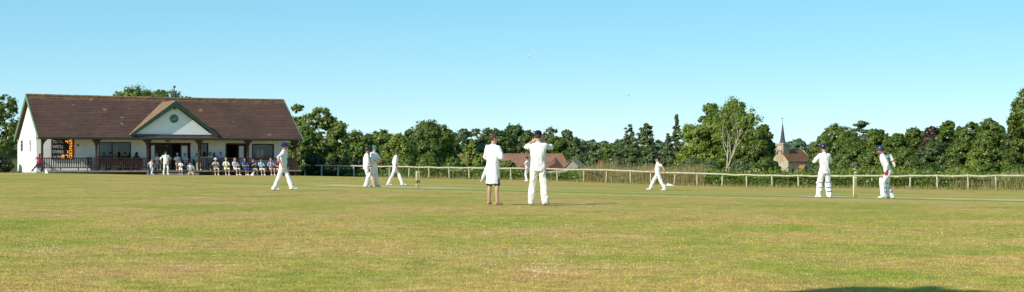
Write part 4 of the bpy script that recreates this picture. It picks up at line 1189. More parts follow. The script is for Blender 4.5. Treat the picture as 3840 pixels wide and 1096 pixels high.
# ------------------------------------------------------------------ tiled barn and houses
BARN = NT("barn_tiles"); co = BARN.co(); c = BARN.ramp(BARN.noise(co, .5, 6, .65), [(.3, (.19, .088, .052)), (.5, (.255, .125, .075)), (.7, (.32, .175, .115))]); c = BARN.mix(1.0, c, BARN.ramp(BARN.noise(co, 6, 4, .7), [(.3, .72), (.7, 1.25)]), "MULTIPLY"); BARN.link(c, BARN.b.inputs["Base Color"]); BARN.b.inputs["Roughness"].default_value = .9
BD = 235.0


def bz(py, D, z0): return H + (YH - py) / F * D - z0


g_ = ground_at(1925, BD); brn = empty("barn", g_, 0, "long low barn with weathered red tiled roof and hipped end, beyond the fence", "barn")
bx = lambda px, D=BD: (px - CX) / F * D - g_.x
x0, x1 = bx(1712), bx(2136); zr = bz(577.5, BD + 3.5, g_.z); ze = bz(634, BD, g_.z)
MB().box(x0 + .3, x1 - .3, .4, 6.6, -1, ze + .05).build("wall", mat("barn_boards", (.10, .085, .07), .9), brn)
V = [(x0, 0, ze), (x1, 0, ze), (x1 - .9, 3.5, zr), (x0, 3.5, zr), (x0, 7, ze), (x1, 7, ze)]
MB().add(V, [(0, 1, 2, 3), (5, 4, 3, 2), (1, 5, 2), (0, 3, 4), (0, 4, 5, 1)]).build("roof", BARN.m, brn)
xc = bx(2085); V = [(xc - 1.5, -.05, ze + .05), (xc + 1.3, -.05, ze + .05), (xc - .1, 2.2, zr - .5), (xc - .2, -.4, ze + .9)]
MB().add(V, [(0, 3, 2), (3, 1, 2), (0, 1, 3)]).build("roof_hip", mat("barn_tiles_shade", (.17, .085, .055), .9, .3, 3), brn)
MB().box(x0, x1 - 1.0, 3.4, 3.6, zr - .05, zr + .08).build("ridge_tiles", mat("ridge_brown", (.26, .14, .09), .9), brn)
g2 = ground_at(2146, 232); sh = empty("shed", g2, math.radians(-18), "small white gabled outbuilding with tan roof at the barn's hipped end", "shed")
wS = 2.3; ze = bz(628, 232, g2.z); zr = bz(603, 232, g2.z)
mb = MB().box(-wS / 2, wS / 2, 0, 4, -1, ze); mb.add([(-wS / 2, 0, ze), (wS / 2, 0, ze), (-.1, 0, zr)], [(0, 1, 2)]); mb.build("wall", mat("shed_white", (.30, .27, .21), .9), sh)
mb = MB()
for xx in (-wS / 2 - .25, wS / 2 + .25):
    V = [(xx, -.2, ze - .2), (-.1, -.2, zr + .02), (-.1, 4, zr + .02), (xx, 4, ze - .2)]; mb.add(V + [(p[0], p[1], p[2] + .1) for p in V], [(0, 1, 2, 3), (7, 6, 5, 4), (0, 4, 5, 1), (1, 5, 6, 2), (2, 6, 7, 3), (3, 7, 4, 0)])
mb.build("roof", mat("tan_tiles", (.33, .25, .15), .9, .2, 3), sh)
g3 = ground_at(1672, 200); hs_ = empty("cottage", g3, 0, "dark slate roofed cottage with grey gable and two brick chimneys left of the barn", "house")
hx = lambda px: (px - CX) / F * 200 - g3.x
ze = bz(606, 200, g3.z); zr = bz(575, 200, g3.z)
MB().box(hx(1652), hx(1690), 0, 6, -1, ze).build("wall", mat("cottage_wall", (.20, .21, .23), .9), hs_)
gm = (hx(1652) + hx(1690)) / 2
MB().add([(hx(1652), 0, ze), (hx(1690), 0, ze), (gm, 0, zr - .1)], [(0, 1, 2)]).build("gable", mat("cottage_wall", (.20, .21, .23), .9), hs_)
mb = MB()
for xx in (hx(1648), hx(1694)):
    V = [(xx, -.2, ze - .1), (gm, -.2, zr), (gm, 6, zr), (xx, 6, ze - .1)]; mb.add(V + [(p[0], p[1], p[2] + .12) for p in V], [(0, 1, 2, 3), (7, 6, 5, 4), (0, 4, 5, 1), (1, 5, 6, 2), (2, 6, 7, 3), (3, 7, 4, 0)])
mb.box(hx(1626), hx(1655), 3, 7, ze - 1, zr - .15)
mb.build("roof", mat("cottage_slate", (.060, .052, .052), .8, .3, 2), hs_)
brick = mat("chimney_brick", (.36, .25, .16), .9, .3, 6, .3)
for px, t0, t1 in ((1632, 556, 590), (1700, 557, 592)):
    ch = MB().box(hx(px - 8.5), hx(px + 8.5), 3.2, 3.9, bz(t1 + 20, 200, g3.z), bz(t0 + 4, 200, g3.z)).box(hx(px - 10), hx(px + 10), 3.12, 3.98, bz(t0 + 6.5, 200, g3.z), bz(t0 + 3, 200, g3.z)).build("chimney", brick, hs_)
    for dx in (-4, 4): MB().tube([((hx(px + dx)), 3.55, bz(t0 + 3, 200, g3.z)), ((hx(px + dx)), 3.55, bz(t0 - 3, 200, g3.z))], [.09, .075], 8).build("chimney_pot", brick, ch)
g4 = ground_at(2268, 260); hb = empty("house", g4, 0, "low red roofed house with a tall cluster of red brick chimneys behind the fence", "house")
hx = lambda px: (px - CX) / F * 260 - g4.x
ze = bz(650, 260, g4.z); zr = bz(630, 260, g4.z)
MB().box(hx(2215), hx(2328), 0, 6, -1, ze).build("wall", mat("house_brick", (.28, .13, .09), .9), hb)
V = [(hx(2210), -.3, ze - .1), (hx(2332), -.3, ze - .1), (hx(2330), 3, zr), (hx(2212), 3, zr), (hx(2210), 6.3, ze - .1), (hx(2332), 6.3, ze - .1)]
MB().add(V, [(0, 1, 2, 3), (5, 4, 3, 2), (1, 5, 2), (0, 3, 4), (0, 4, 5, 1)]).build("roof", mat("house_tiles", (.17, .075, .05), .9, .25, 2), hb)
ch = MB().box(hx(2246), hx(2266), 2.2, 3.4, ze - .5, bz(625, 260, g4.z)).build("chimney", mat("red_brick", (.33, .11, .07), .9, .25, 6), hb)
for px in (2249.5, 2256, 2262.5): MB().tube([(hx(px), 2.8, bz(625, 260, g4.z)), (hx(px), 2.8, bz(602, 260, g4.z))], [.125, .115], 8).build("chimney_shaft", mat("red_brick", (.33, .11, .07), .9, .25, 6), ch)

# ------------------------------------------------------------------ stumps
wood_s = mat("stump_ash", (.95, .80, .50), .5, .12, 8)
for nm, base in (("near", STUMP_R), ("far", STUMP_L)):
    b = Vector((base.x, base.y, gz(base.x, base.y)))
    r_ = empty("wicket", b, math.atan2(pn.y, pn.x), "set of three wooden stumps " + ("between the right batsman and the wicketkeeper" if nm == "near" else "beside the bowler walking in"), "wicket", "wickets at the ends of the pitch")
    for k in (-1, 0, 1):
        st_ = MB().tube([(k * .095, 0, -.05), (k * .095, 0, .66), (k * .095, 0, .70), (k * .095, 0, .711)], [.024, .024, .023, .014], 10).build("stump", wood_s, r_, True)
        if nm == "far": MB().tube([(k * .095, 0, .20), (k * .095, 0, .33)], [.0245, .0245], 10).build("band", mat("stump_band", (.20, .13, .07), .6), st_, True)
    for k in (-.5, .5): MB().tube([(k * .095 - .05, 0, .722), (k * .095, 0, .724), (k * .095 + .05, 0, .722)], [.008, .012, .008], 8).build("bail", wood_s, r_, True)

# ------------------------------------------------------------------ birds
def bird(px, py, D, span, label, c, cat="bird", rz=0, roll=.2):
    r_ = empty("bird", unp(px, py, D), rz, label, cat); r_.rotation_euler = (0, roll, rz)
    m_ = mat("bird_" + cat + str(round(c[0], 2)), c, .8)
    fat = 2.0 if c[0] > .5 else 1.0
    MB().ell((0, 0, 0), (span * .08 * fat * 1.6, 0, 0), (0, span * .26, 0), (0, 0, span * .07 * fat), 8, 6).build("body", m_, r_, True)
    for s in (-1, 1):
        mb = MB().add([(s * span * .04, span * .08, .0), (s * span * .27, span * .12, span * .13), (s * span * .5, -span * .02, span * .10), (s * span * .28, -span * .04, span * .12), (s * span * .04, -span * .09, 0)], [(0, 1, 2, 3, 4)])
        mb.build("wing", m_, r_)


bird(1983, 212, 130, .46, "white bird high in the middle of the sky", (.85, .85, .85), rz=.3)
bird(1455, 350, 170, .22, "tiny dark bird over the far stumps, left one of a pair", (.08, .08, .09), rz=.6)
bird(1471, 350, 170, .26, "tiny dark bird over the far stumps, right one of a pair", (.08, .08, .09), rz=-.4)
bird(2358, 358, 150, .30, "small dark bird in the sky right of the middle, flying alone", (.10, .10, .11), rz=.8, roll=-.7)
# ------------------------------------------------------------------ people
def skinmat(name, c):
    return mat("skin_" + name, c, .55, .06, 9, .1, spec=.35)


SK = {"warm": skinmat("warm", (.50, .30, .20)), "fair": skinmat("fair", (.56, .32, .22)), "tan": skinmat("tan", (.42, .22, .14)), "red": skinmat("red", (.55, .24, .17)), "brown": skinmat("brown", (.20, .10, .065))}
HAIR = {"brown": mat("hair_brown", (.075, .040, .022), .6, .3, 30), "dark": mat("hair_dark", (.022, .016, .013), .6, .3, 30), "blond": mat("hair_blond", (.42, .25, .09), .6, .3, 30), "grey": mat("hair_grey", (.30, .28, .26), .6, .3, 30)}
EYE = mat("eye_dark", (.03, .025, .022), .3); MOUTH = mat("mouth_red", (.30, .10, .085), .6)
WHITE = cloth("cricket_white", (.80, .785, .78)); CREAM = cloth("cricket_cream", (.77, .745, .67)); NAVY = cloth("navy", (.018, .024, .075)); SHOE = mat("shoe_white", (.74, .73, .70), .6, .1, 12)
PADW = mat("pad_white", (.78, .77, .72), .7, .05, 8)


def V3(*a): return Vector(a)


def ik(a, t_, l1, l2, hint):
    d = t_ - a; L = min(d.length, (l1 + l2) * .998); u = d.normalized(); t_ = a + u * L
    x = (l1 * l1 - l2 * l2 + L * L) / (2 * L); y = math.sqrt(max(0, l1 * l1 - x * x)); h = hint - u * hint.dot(u)
    h = h.normalized() if h.length > 1e-6 else V3(0, 1, 0)
    return a + u * x + h * y, t_


def hand_parts(mb, w_, d, n, s, curl=.5, k=1.0, side=1):
    """palm, four unequal bent fingers, thumb from the side of the palm"""
    d = d.normalized(); n = (n - d * n.dot(d)).normalized(); b = d.cross(n) * side      # b points to the thumb side
    for q in (-.027, 0, .027): mb.capsule(w_ + d * .01 + b * q * .7, w_ + d * .082 + b * q, .017 * k, .015 * k, 8)
    for i, (q, ln) in enumerate(((.031, .070), (.010, .080), (-.011, .074), (-.031, .058))):
        p0 = w_ + d * .088 + b * q; c1 = curl * .7; c2 = curl * 1.6
        d1 = (d * math.cos(c1) + n * math.sin(c1)); d2 = (d * math.cos(c2) + n * math.sin(c2))
        p1 = p0 + d1 * ln * .52; p2 = p1 + d2 * ln * .48
        mb.capsule(p0, p1, .0098 * k, .0090 * k, 8).capsule(p1, p2, .0090 * k, .0080 * k, 8)
    t0 = w_ + d * .025 + b * .030; t1 = t0 + (d * .6 + b * .7 + n * .3).normalized() * .042; t2 = t1 + (d * .85 + b * .15 + n * .5).normalized() * .033
    mb.capsule(t0, t1, .0125 * k, .0105 * k, 8).capsule(t1, t2, .0105 * k, .0088 * k, 8)


NP = [0]


def person(label, px, D, yaw, ht=1.78, hip=.93, lean=0, side=0, feet=None, hands=None, head=(0, 0), skin="fair", hair="brown", hat=None, shirt=WHITE, sleeve="short",
           legs=("long", WHITE), shoes=SHOE, coat=None, pads=None, gloves=None, belly=0.0, z=None, vox=.011, elbow=None, group=None, xy=None, shades=False, curl=.45, slim=1.0, loose=1.0, longhair=False, knee=None, hidz=0):
    NP[0] += 1; rs = random.Random(NP[0])
    if xy is None: b = ground_at(px, D)
    else: b = Vector((xy[0], xy[1], gz(xy[0], xy[1])))
    if z is not None: b.z = z
    sc = ht / 1.78
    feet = feet or ((-.11, .02, 0, 8), (.11, -.02, 0, -8))
    hands = hands or ((.10, .03, -.52), (.10, .03, -.52))
    ln, sd = math.radians(lean), math.radians(side)
    u = V3(math.sin(sd), math.sin(ln), math.cos(ln) * math.cos(sd)).normalized(); r = V3(1, 0, 0); r = (r - u * r.dot(u)).normalized(); f = u.cross(r) * 1.0
    if f.y < 0: f = -f
    P0 = V3(0, 0, hip); neck = P0 + u * .555; ch = P0 + u * .49
    sh = [ch + r * s * .178 * slim + u * .0 for s in (-1, 1)]; hp = [P0 + r * s * .088 for s in (-1, 1)]
    hy, hpz = math.radians(head[0]), math.radians(head[1])
    hf = (f * math.cos(hy) + r * math.sin(-hy)); hu = (u * .55 + V3(0, 0, .45)).normalized(); hf = (hf - hu * hf.dot(hu)).normalized(); hf, hu = (hf * math.cos(hpz) + hu * math.sin(hpz)), (hu * math.cos(hpz) - hf * math.sin(hpz)); hr = hf.cross(hu)
    hc = neck + u * .055 + hu * .105 + hf * .018
    L = []
    for i, s in enumerate((-1, 1)):
        fx, fy, fz, fyaw = feet[i]; a = V3(fx, fy, fz + .085); fy_ = math.radians(fyaw); fd = V3(-math.sin(fy_), math.cos(fy_), 0)
        kh = V3(fd.x * .5 + s * .12, fd.y + .4, .1) if knee is None else V3(*knee[i])
        kn, an = ik(hp[i], a, .44, .42, kh); L.append((kn, an, fd))
    A = []
    for i, s in enumerate((-1, 1)):
        o, fw, up = hands[i]; t_ = sh[i] + r * s * o + f * fw + u * up
        eh = (r * s * .5 - f * .9 - u * .3) if elbow is None or elbow[i] is None else (r * s * elbow[i][0] + f * elbow[i][1] + u * elbow[i][2])
        el, wr = ik(sh[i], t_, .285, .255, eh); A.append((el, wr))
    # -- body: one continuous skin
    mb = MB(); ring = lambda t_, rx, ry, off=0.0, n=18: [P0 + u * t_ + f * off + r * (rx * math.cos(k)) + f * (ry * math.sin(k)) for k in (2 * math.pi * j / n for j in range(n))]
    mb.loft([ring(-.10, .10, .08), ring(.0, .135, .10), ring(.12, .125, .09), ring(.28, .135, .095), ring(.42, .15 * slim, .10), ring(.50, .13 * slim, .08), ring(.54, .07, .06)])
    mb.capsule(neck - u * .03, hc - hu * .05 - hf * .01, .060, .052)
    mb.ell(hc + hu * .025 - hf * .008, hr * .076, hf * .096, hu * .092).ell(hc - hu * .045 + hf * .022, hr * .058, hf * .068, hu * .076)
    mb.ell(hc - hu * .095 + hf * .050, hr * .030, hf * .028, hu * .024)
    mb.capsule(hc + hf * .083 + hu * .012, hc + hf * .104 - hu * .028, .0115, .0165, 8)
    for s in (-1, 1): mb.ell(hc + hr * s * .077 - hf * .006 - hu * .008, hr * .012, hf * .022, hu * .033, 8, 6)
    bare_arm = sleeve != "long"
    for i, s in enumerate((-1, 1)):
        el, wr = A[i]; kn, an, fd = L[i]
        mb.capsule(sh[i] - r * s * .02 - u * .02, el, .050, .040).capsule(el, el.lerp(wr, .35), .040, .041).capsule(el.lerp(wr, .35), wr, .041, .0265)
        fa = (wr - el).normalized(); nrm = (P0 + u * .25 + f * .1 - wr); nrm = nrm if nrm.length > .05 else f
        if hands[i][2] > -.1: nrm = (hc - wr)
        hand_parts(mb, wr, fa, nrm, s, curl, 1.0, s)
        mb.capsule(hp[i], kn, .078, .052).capsule(kn, kn.lerp(an, .35) - fd * .012, .050, .053).capsule(kn.lerp(an, .35) - fd * .012, an, .053, .036)
        mb.capsule(an - V3(0, 0, .045) - fd * .045, an - V3(0, 0, .048) + fd * .10, .034, .033).capsule(an - V3(0, 0, .05) + fd * .10, an - V3(0, 0, .058) + fd * .155, .032, .023)
    body = mb.remeshed("person", SK[skin], min(vox, .009), None, 2, scale=sc)
    body.location = b; body.rotation_euler = (0, 0, math.radians(yaw)); tag(body, label, "person", group)
    # -- face
    if abs(math.sin(math.radians(yaw)) * 0 + 1):
        for s in (-1, 1):
            if not shades: MB().ell((hc + hf * .0855 + hr * s * .031 + hu * .016) * sc, hr * .013 * sc, hf * .008 * sc, hu * .008 * sc, 8, 6).build("eye", EYE, body, True)
        MB().ell((hc + hf * .0905 - hu * .062) * sc, hr * .023 * sc, hf * .007 * sc, hu * .006 * sc, 8, 6).build("mouth", MOUTH, body, True)
        if shades:
            m2 = MB().ell((hc + hf * .094 + hr * .033 + hu * .016) * sc, hr * .030 * sc, hf * .012 * sc, hu * .020 * sc, 10, 6).ell((hc + hf * .094 - hr * .033 + hu * .016) * sc, hr * .030 * sc, hf * .012 * sc, hu * .020 * sc, 10, 6)
            m2.capsule((hc + hr * .07 + hf * .085 + hu * .02) * sc, (hc + hr * .082 - hf * .01 + hu * .01) * sc, .005, .005, 6).capsule((hc - hr * .07 + hf * .085 + hu * .02) * sc, (hc - hr * .082 - hf * .01 + hu * .01) * sc, .005, .005, 6)
            m2.build("sunglasses", mat("lens_black", (.012, .012, .014), .15, spec=.6), body, True)
    # -- hair
    if hair:
        mb = MB(); nu, nv = 22, 12; c0 = hc + hu * .027 - hf * .008; Vh = []; Fh = []
        for i in range(nv + 1):
            tt = math.radians(88 - 135 * i / nv)
            for j in range(nu):
                k = 2 * math.pi * j / nu; cx_, cy_ = math.cos(k), math.sin(k); lim = math.radians(34 if cy_ > .45 else 2 if cy_ > .0 else -42)
                t2 = max(tt, lim); jit = 1 + .02 * rs.uniform(-1, 1)
                Vh.append(c0 + (hr * cx_ * .084 + hf * cy_ * .104) * math.cos(t2) * jit + hu * .103 * math.sin(t2) * jit)
        for i in range(nv):
            for j in range(nu): Fh.append((i * nu + j, i * nu + (j + 1) % nu, (i + 1) * nu + (j + 1) % nu, (i + 1) * nu + j))
        Fh.append(tuple(range(nu))); mb.add([p * sc for p in Vh], Fh)
        if longhair:
            for s in (-1, 0, 1): mb.capsule((hc + hr * s * .06 - hf * .06 + hu * .02) * sc, (hc + hr * s * .075 - hf * .055 - hu * .15) * sc, .042 * sc, .026 * sc, 10)
            for s in (-1, 1): mb.capsule((hc + hr * s * .078 - hf * .01 + hu * .02) * sc, (hc + hr * s * .088 - hf * .0 - hu * .12) * sc, .024 * sc, .016 * sc, 8)
        mb.build("hair", HAIR[hair], body, True)
    # -- shirt
    if shirt:
        mb = MB(); b_ = belly
        hem = -.13 if coat is None else .10
        mb.loft([ring(hem, .158 + b_ * .5, .122 + b_ * .5, b_ * .3), ring(.0, .160 + b_ * .6, .120 + b_ * .7, b_ * .5), ring(.14, .150 + b_ * .6, .115 + b_ * .9, b_ * .8), ring(.28, .160 * slim + b_ * .3, .122 + b_ * .4, b_ * .3), ring(.40, .178 * slim, .128), ring(.475, .172 * slim, .108), ring(.525, .115 * slim, .085), ring(.555, .072, .066)])
        for i, s in enumerate((-1, 1)):
            el, wr = A[i]; s0 = sh[i] - r * s * .03 - u * .015
            if sleeve == "long": mb.capsule(s0, el, .070, .056).capsule(el, el.lerp(wr, .97), .056, .043)
            elif sleeve == "rolled": mb.capsule(s0, el, .070, .058).capsule(el, el.lerp(wr, .25), .058, .05)
            elif sleeve == "short": mb.capsule(s0, s0.lerp(el, .72), .072, .068)
            elif sleeve == "none": mb.capsule(s0, s0.lerp(el, .12), .062, .058)
            if s == 1 or True: mb.capsule(s0, ch, .07, .07)
        mb.remeshed("shirt", shirt, vox * 1.15, body, 3, .024 if vox < .013 else .009, scale=sc, seed=NP[0] * 3.1)
        if sleeve in ("short", "long", "rolled") and shirt in (WHITE, CREAM):
            cl = MB().loft([[(neck + u * q + f * .006 + (r * math.cos(k) * rx + f * math.sin(k) * rx * .95)) * sc for k in (2 * math.pi * j / 16 for j in range(16))] for q, rx in ((-.025, .074), (.015, .070), (.03, .064), (-.02, .066))], False)
            cl.build("collar", shirt, body, True)
    # -- legs
    if legs:
        kind, lm = legs; mb = MB(); b_ = belly
        if kind == "skirt":
            mid = [L[i][0] for i in (0, 1)]
            mb.loft([ring(.12, .14, .11), ring(.02, .165, .13), ring(-.07, .175, .14)])
            for i in (0, 1): mb.capsule(hp[i], L[i][0], .115, .10)
            mb.capsule(hp[0].lerp(hp[1], .5), mid[0].lerp(mid[1], .5), .11, .085)
        else:
            mb.loft([ring(.10, .145 + b_ * .5, .112 + b_ * .5, b_ * .3), ring(.0, (.160 if not coat else .14) + b_ * .4, .122 + b_ * .3, b_ * .1), ring(-.07, .158 if not coat else .135, .118), ring(-.11, .13, .10)])
            for i, s in enumerate((-1, 1)):
                kn, an, fd = L[i]
                if kind == "long":
                    mb.capsule(hp[i] - u * .02, kn, .092 * loose, .076 * loose).capsule(kn, kn.lerp(an, .55) - fd * .006, .075 * loose, .075 * loose).capsule(kn.lerp(an, .55) - fd * .006, an - V3(0, 0, .012), .075 * loose, .072 * loose)
                elif kind == "shorts":
                    k_ = .78 if coat else 1
                    mb.capsule(hp[i] - u * .02, hp[i].lerp(kn, .92 if coat else .86), .094 * k_, .088 * (.92 if coat else 1))
        mb.remeshed({"long": "trousers", "shorts": "shorts", "skirt": "skirt"}[kind], lm, vox * 1.15, body, 3, .026 if vox < .013 else .009, (7, 7, 4), sc, NP[0] * 7.7)
    # -- shoes
    if shoes:
        for kn, an, fd in L:
            mb = MB(); g_ = an - V3(0, 0, .085)
            mb.capsule(g_ + V3(0, 0, .045) - fd * .055, g_ + V3(0, 0, .044) + fd * .10, .046, .043).capsule(g_ + V3(0, 0, .040) + fd * .10, g_ + V3(0, 0, .034) + fd * .175, .042, .034).capsule(an - V3(0, 0, .02), g_ + V3(0, 0, .05) + fd * .03, .042, .044)
            o = mb.remeshed("shoe", shoes, .012, body, 2, scale=sc)
            sl_ = MB().capsule(g_ + V3(0, 0, .012) - fd * .05, g_ + V3(0, 0, .012) + fd * .165, .050, .040, 12); sv = MB(); sv.v = [((p[0]) * sc, p[1] * sc, min(max(p[2], g_.z + .001), g_.z + .022) * sc) for p in sl_.v]; sv.f = sl_.f
            sv.build("sole", mat("sole_dark", (.20, .15, .12), .7), o)
    # -- coat
    if coat:
        mb = MB()
        mb.loft([ring(-.42, .186, .152, .0), ring(-.2, .178, .145), ring(-.05, .170, .138), ring(.08, .162, .130), ring(.2, .160, .124), ring(.32, .166, .126), ring(.42, .190, .126), ring(.49, .178, .104), ring(.53, .115, .088), ring(.565, .07, .066)])
        for i, s in enumerate((-1, 1)):
            el, wr = A[i]; s0 = sh[i] - r * s * .03
            mb.capsule(s0, s0.lerp(el, .88), .072, .074).capsule(s0, ch, .075, .075)
        # tail blown out to the left
        n = 9; q = []
        for k in range(n):
            t_ = k / (n - 1); c0 = P0 + r * (-.10 - .30 * t_) + u * (.06 - .44 * t_) - f * (.03 - .02 * t_)
            q.append([c0 + f * .09 * (1 - .6 * t_), c0 + r * (.09 - .02 * t_) + f * .08 * (1 - .6 * t_), c0 + r * (.09 - .02 * t_) - f * .09 * (1 - .5 * t_), c0 - f * .10 * (1 - .6 * t_)])
        mb.loft(q)
        co_o = mb.remeshed("coat", coat, .013, body, 3, .026, (8, 8, 2.2), sc, 4.2)
        cl = MB().loft([[(neck + u * q_ + f * .004 + (r * math.cos(k) * rx + f * math.sin(k) * rx)) * sc for k in (2 * math.pi * j / 16 for j in range(16))] for q_, rx in ((-.035, .092), (.0, .084), (.03, .074), (-.02, .07))], False)
        cl.build("collar", coat, co_o, True)
    # -- pads
    if pads:
        for i, (kn, an, fd) in enumerate(L):
            mb = MB(); ax = (kn - an).normalized(); ff = (fd - ax * fd.dot(ax)).normalized(); rr = ax.cross(ff)
            for q in (-.055, 0, .055):
                o_ = ff * (.062 - abs(q) * .5) + rr * q; mb.capsule(an + o_ + ff * .02 + ax * .0, kn + o_ + ff * .012 - ax * .05, .036, .040, 10).capsule(kn + o_ + ff * .014 - ax * .05, kn + o_ + ax * .15, .040, .034, 10)
            for s in (-1, 1): mb.capsule(an + rr * s * .075 + ff * .015, kn + rr * s * .085 + ff * .01, .030, .034, 10)
            mb.capsule(kn + ff * .06 - rr * .07 + ax * .0, kn + ff * .06 + rr * .07, .045, .045, 10)
            po = mb.remeshed("leg_pad", PADW, .012, body, 2, scale=sc)
            for t_ in (.30, .62, 1.02):
                c0 = an.lerp(kn, t_) - ff * .004; hw = .012
                MB().loft([[(c0 + ax * q + (rr * math.cos(k) * .094 + ff * math.sin(k) * .092)) * sc for k in (2 * math.pi * j / 18 for j in range(18))] for q in (-hw, hw)], False).build("strap", pads, po, True)
    # -- gloves
    if gloves:
        for i, gm in enumerate(gloves):
            if gm is None: continue
            el, wr = A[i]; fa = (wr - el).normalized(); s = (-1, 1)[i]; nrm = (P0 + u * .25 + f * .1 - wr)
            mb = MB(); hand_parts(mb, wr, fa, nrm, s, curl, 1.75, s); mb.capsule(wr - fa * .06, wr + fa * .01, .050, .044, 12).capsule(wr + fa * .01, wr + fa * .08, .044, .045, 12)
            go = mb.remeshed("glove", gm[0], .011, body, 2, scale=sc)
            if gm[1]:
                bb = fa.cross(nrm).normalized(); nn = bb.cross(fa)
                MB().loft([[(wr - fa * q + (bb * math.cos(k) + nn * math.sin(k)) * .054) * sc for k in (2 * math.pi * j / 14 for j in range(14))] for q in (.068, .022)], False).build("cuff", gm[1], go, True)
    # -- hats
    if hat:
        kind, hm = hat; c0 = hc + hu * .030 - hf * .004
        rings = lambda lst: [[(c0 + hu * z_ + hf * off + hr * math.cos(k) * rx + hf * math.sin(k) * ry) * sc for k in (2 * math.pi * j / 20 for j in range(20))] for z_, rx, ry, off in lst]
        if kind == "cap":
            o = MB().loft(rings([(.018, .089, .110, 0), (.05, .088, .108, 0), (.085, .074, .088, -.004), (.108, .045, .052, -.006), (.116, .012, .014, -.006)])).build("cap", hm, body, True)
            pk = []
            for j in range(9):
                k = math.pi * (.5 + (j / 8 - .5) * .80); e = (hr * math.cos(k) * .092 + hf * math.sin(k) * .108); o2 = hr * math.cos(k) * .090 + hf * (math.sin(k) * .108 + .078 * math.sin(math.pi * j / 8) ** .7)
                pk.append((c0 + e + hu * .026, c0 + o2 + hu * .004))
            mb = MB(); 
            for j in range(8): mb.add([p * sc for p in (pk[j][0], pk[j + 1][0], pk[j + 1][1], pk[j][1], pk[j][0] - hu * .009, pk[j + 1][0] - hu * .009, pk[j + 1][1] - hu * .009, pk[j][1] - hu * .009)], [(0, 1, 2, 3), (7, 6, 5, 4), (3, 2, 6, 7), (0, 4, 5, 1)])
            mb.build("peak", hm, o, True)
        elif kind == "sunhat":
            o = MB().loft(rings([(.012, .093, .114, 0), (.06, .090, .110, 0), (.095, .083, .098, 0), (.108, .06, .07, 0), (.112, .01, .01, 0)])).build("sun_hat", hm, body, True)
            MB().loft(rings([(.026, .092, .113, 0), (.014, .13, .155, .004), (-.022, .165, .185, .008), (-.030, .163, .183, .008), (.004, .13, .153, .004), (.014, .092, .113, 0)]), False).build("brim", hm, o, True)
        elif kind == "helmet":
            o = MB().loft(rings([(-.035, .100, .118, -.006), (.02, .104, .124, -.004), (.06, .100, .120, -.004), (.10, .078, .094, -.006), (.124, .042, .05, -.008), (.130, .008, .01, -.008)])).build("helmet", hm, body, True)
            mb = MB(); pk = []
            for j in range(9):
                k = math.pi * (.5 + (j / 8 - .5) * .78); e = (hr * math.cos(k) * .104 + hf * math.sin(k) * .122); o2 = hr * math.cos(k) * .104 + hf * (math.sin(k) * .122 + .062 * math.sin(math.pi * j / 8) ** .7); pk.append((c0 + e + hu * .020, c0 + o2 + hu * .0))
            for j in range(8): mb.add([p * sc for p in (pk[j][0], pk[j + 1][0], pk[j + 1][1], pk[j][1], pk[j][0] - hu * .012, pk[j + 1][0] - hu * .012, pk[j + 1][1] - hu * .012, pk[j][1] - hu * .012)], [(0, 1, 2, 3), (7, 6, 5, 4), (3, 2, 6, 7), (0, 4, 5, 1)])
            mb.build("peak", hm, o, True)
            mb = MB()
            for q in (-.05, -.078, -.106, -.132):
                mb.tube([(c0 + hu * q + hr * math.cos(k) * .100 + hf * (math.sin(k) * .130 + .012)) * sc for k in (math.pi * j / 10 for j in range(11))], [.0055 * sc] * 11, 6)
            for s in (-1, 1): mb.tube([(c0 + hr * s * .098 + hf * .02 + hu * .0) * sc, (c0 + hr * s * .098 + hf * .02 - hu * .132) * sc], [.008 * sc] * 2, 6)
            mb.build("grille", mat("grille_steel", (.30, .10, .10), .4), o, True)
    body["_h"] = 0; del body["_h"]
    return body, [body.matrix_basis @ (a[1] * sc) for a in A], A


def world(o, p): return Matrix.Translation(o.location) @ Matrix.Rotation(o.rotation_euler.z, 4, "Z") @ Vector(p)


MAROON = cloth("maroon", (.055, .012, .022)); TEAL = cloth("teal_cap", (.05, .22, .19)); BLUEH = mat("helmet_blue", (.016, .042, .14), .35, .1, 5, spec=.5); NAVYH = mat("helmet_navy", (.010, .014, .050), .35, .1, 5, spec=.5)
strapN = mat("strap_navy", (.13, .13, .22), .7); strapP = mat("strap_purple", (.17, .05, .20), .7); redg = cloth("glove_red", (.52, .035, .03)); whg = cloth("glove_white", (.70, .66, .56))

# 1 fielder in the navy sun hat, walking to the right
person("fielder in navy sun hat walking right with a hand on his hip", 1060, 54.2, -86, 1.78, .895, lean=4, feet=((.10, .36, 0, 6), (-.06, -.32, .0, 0)), hands=((.03, .10, -.50), (.12, -.02, -.42)), elbow=(None, (.55, -1, .1)),
       head=(-8, -4), hat=("sunhat", cloth("sunhat_navy", (.016, .032, .10))), skin="tan", shirt=WHITE, sleeve="rolled", belly=.02, loose=1.1, hair="dark")
# 2 far batsman with the bat
o2, w2, A2 = person("batsman in dark blue helmet and leg pads leaning on a red handled bat", 1372, 66.7, -72, 1.76, .92, lean=4, feet=((-.06, .06, 0, 10), (.13, -.05, 0, -14)), hands=((.02, .16, -.44), (.03, .16, -.50)), head=(-6, -8), hat=("helmet", NAVYH), skin="red",
       shirt=WHITE, sleeve="rolled", belly=.05, pads=strapN, gloves=((whg, None), (whg, NAVY)), slim=1.06)
# 3 fielder in the green cap
person("fielder in green cap standing with folded hands beside the far batsman", 1402, 67.2, -128, 1.82, .95, feet=((-.12, .05, 0, 10), (.10, .0, 0, -12)), hands=((-.10, .27, -.33), (-.10, .28, -.32)), elbow=((.9, -.2, -.6), (.9, -.2, -.6)), head=(0, -6), hat=("cap", TEAL), skin="tan", sleeve="rolled", shirt=WHITE, shades=True)
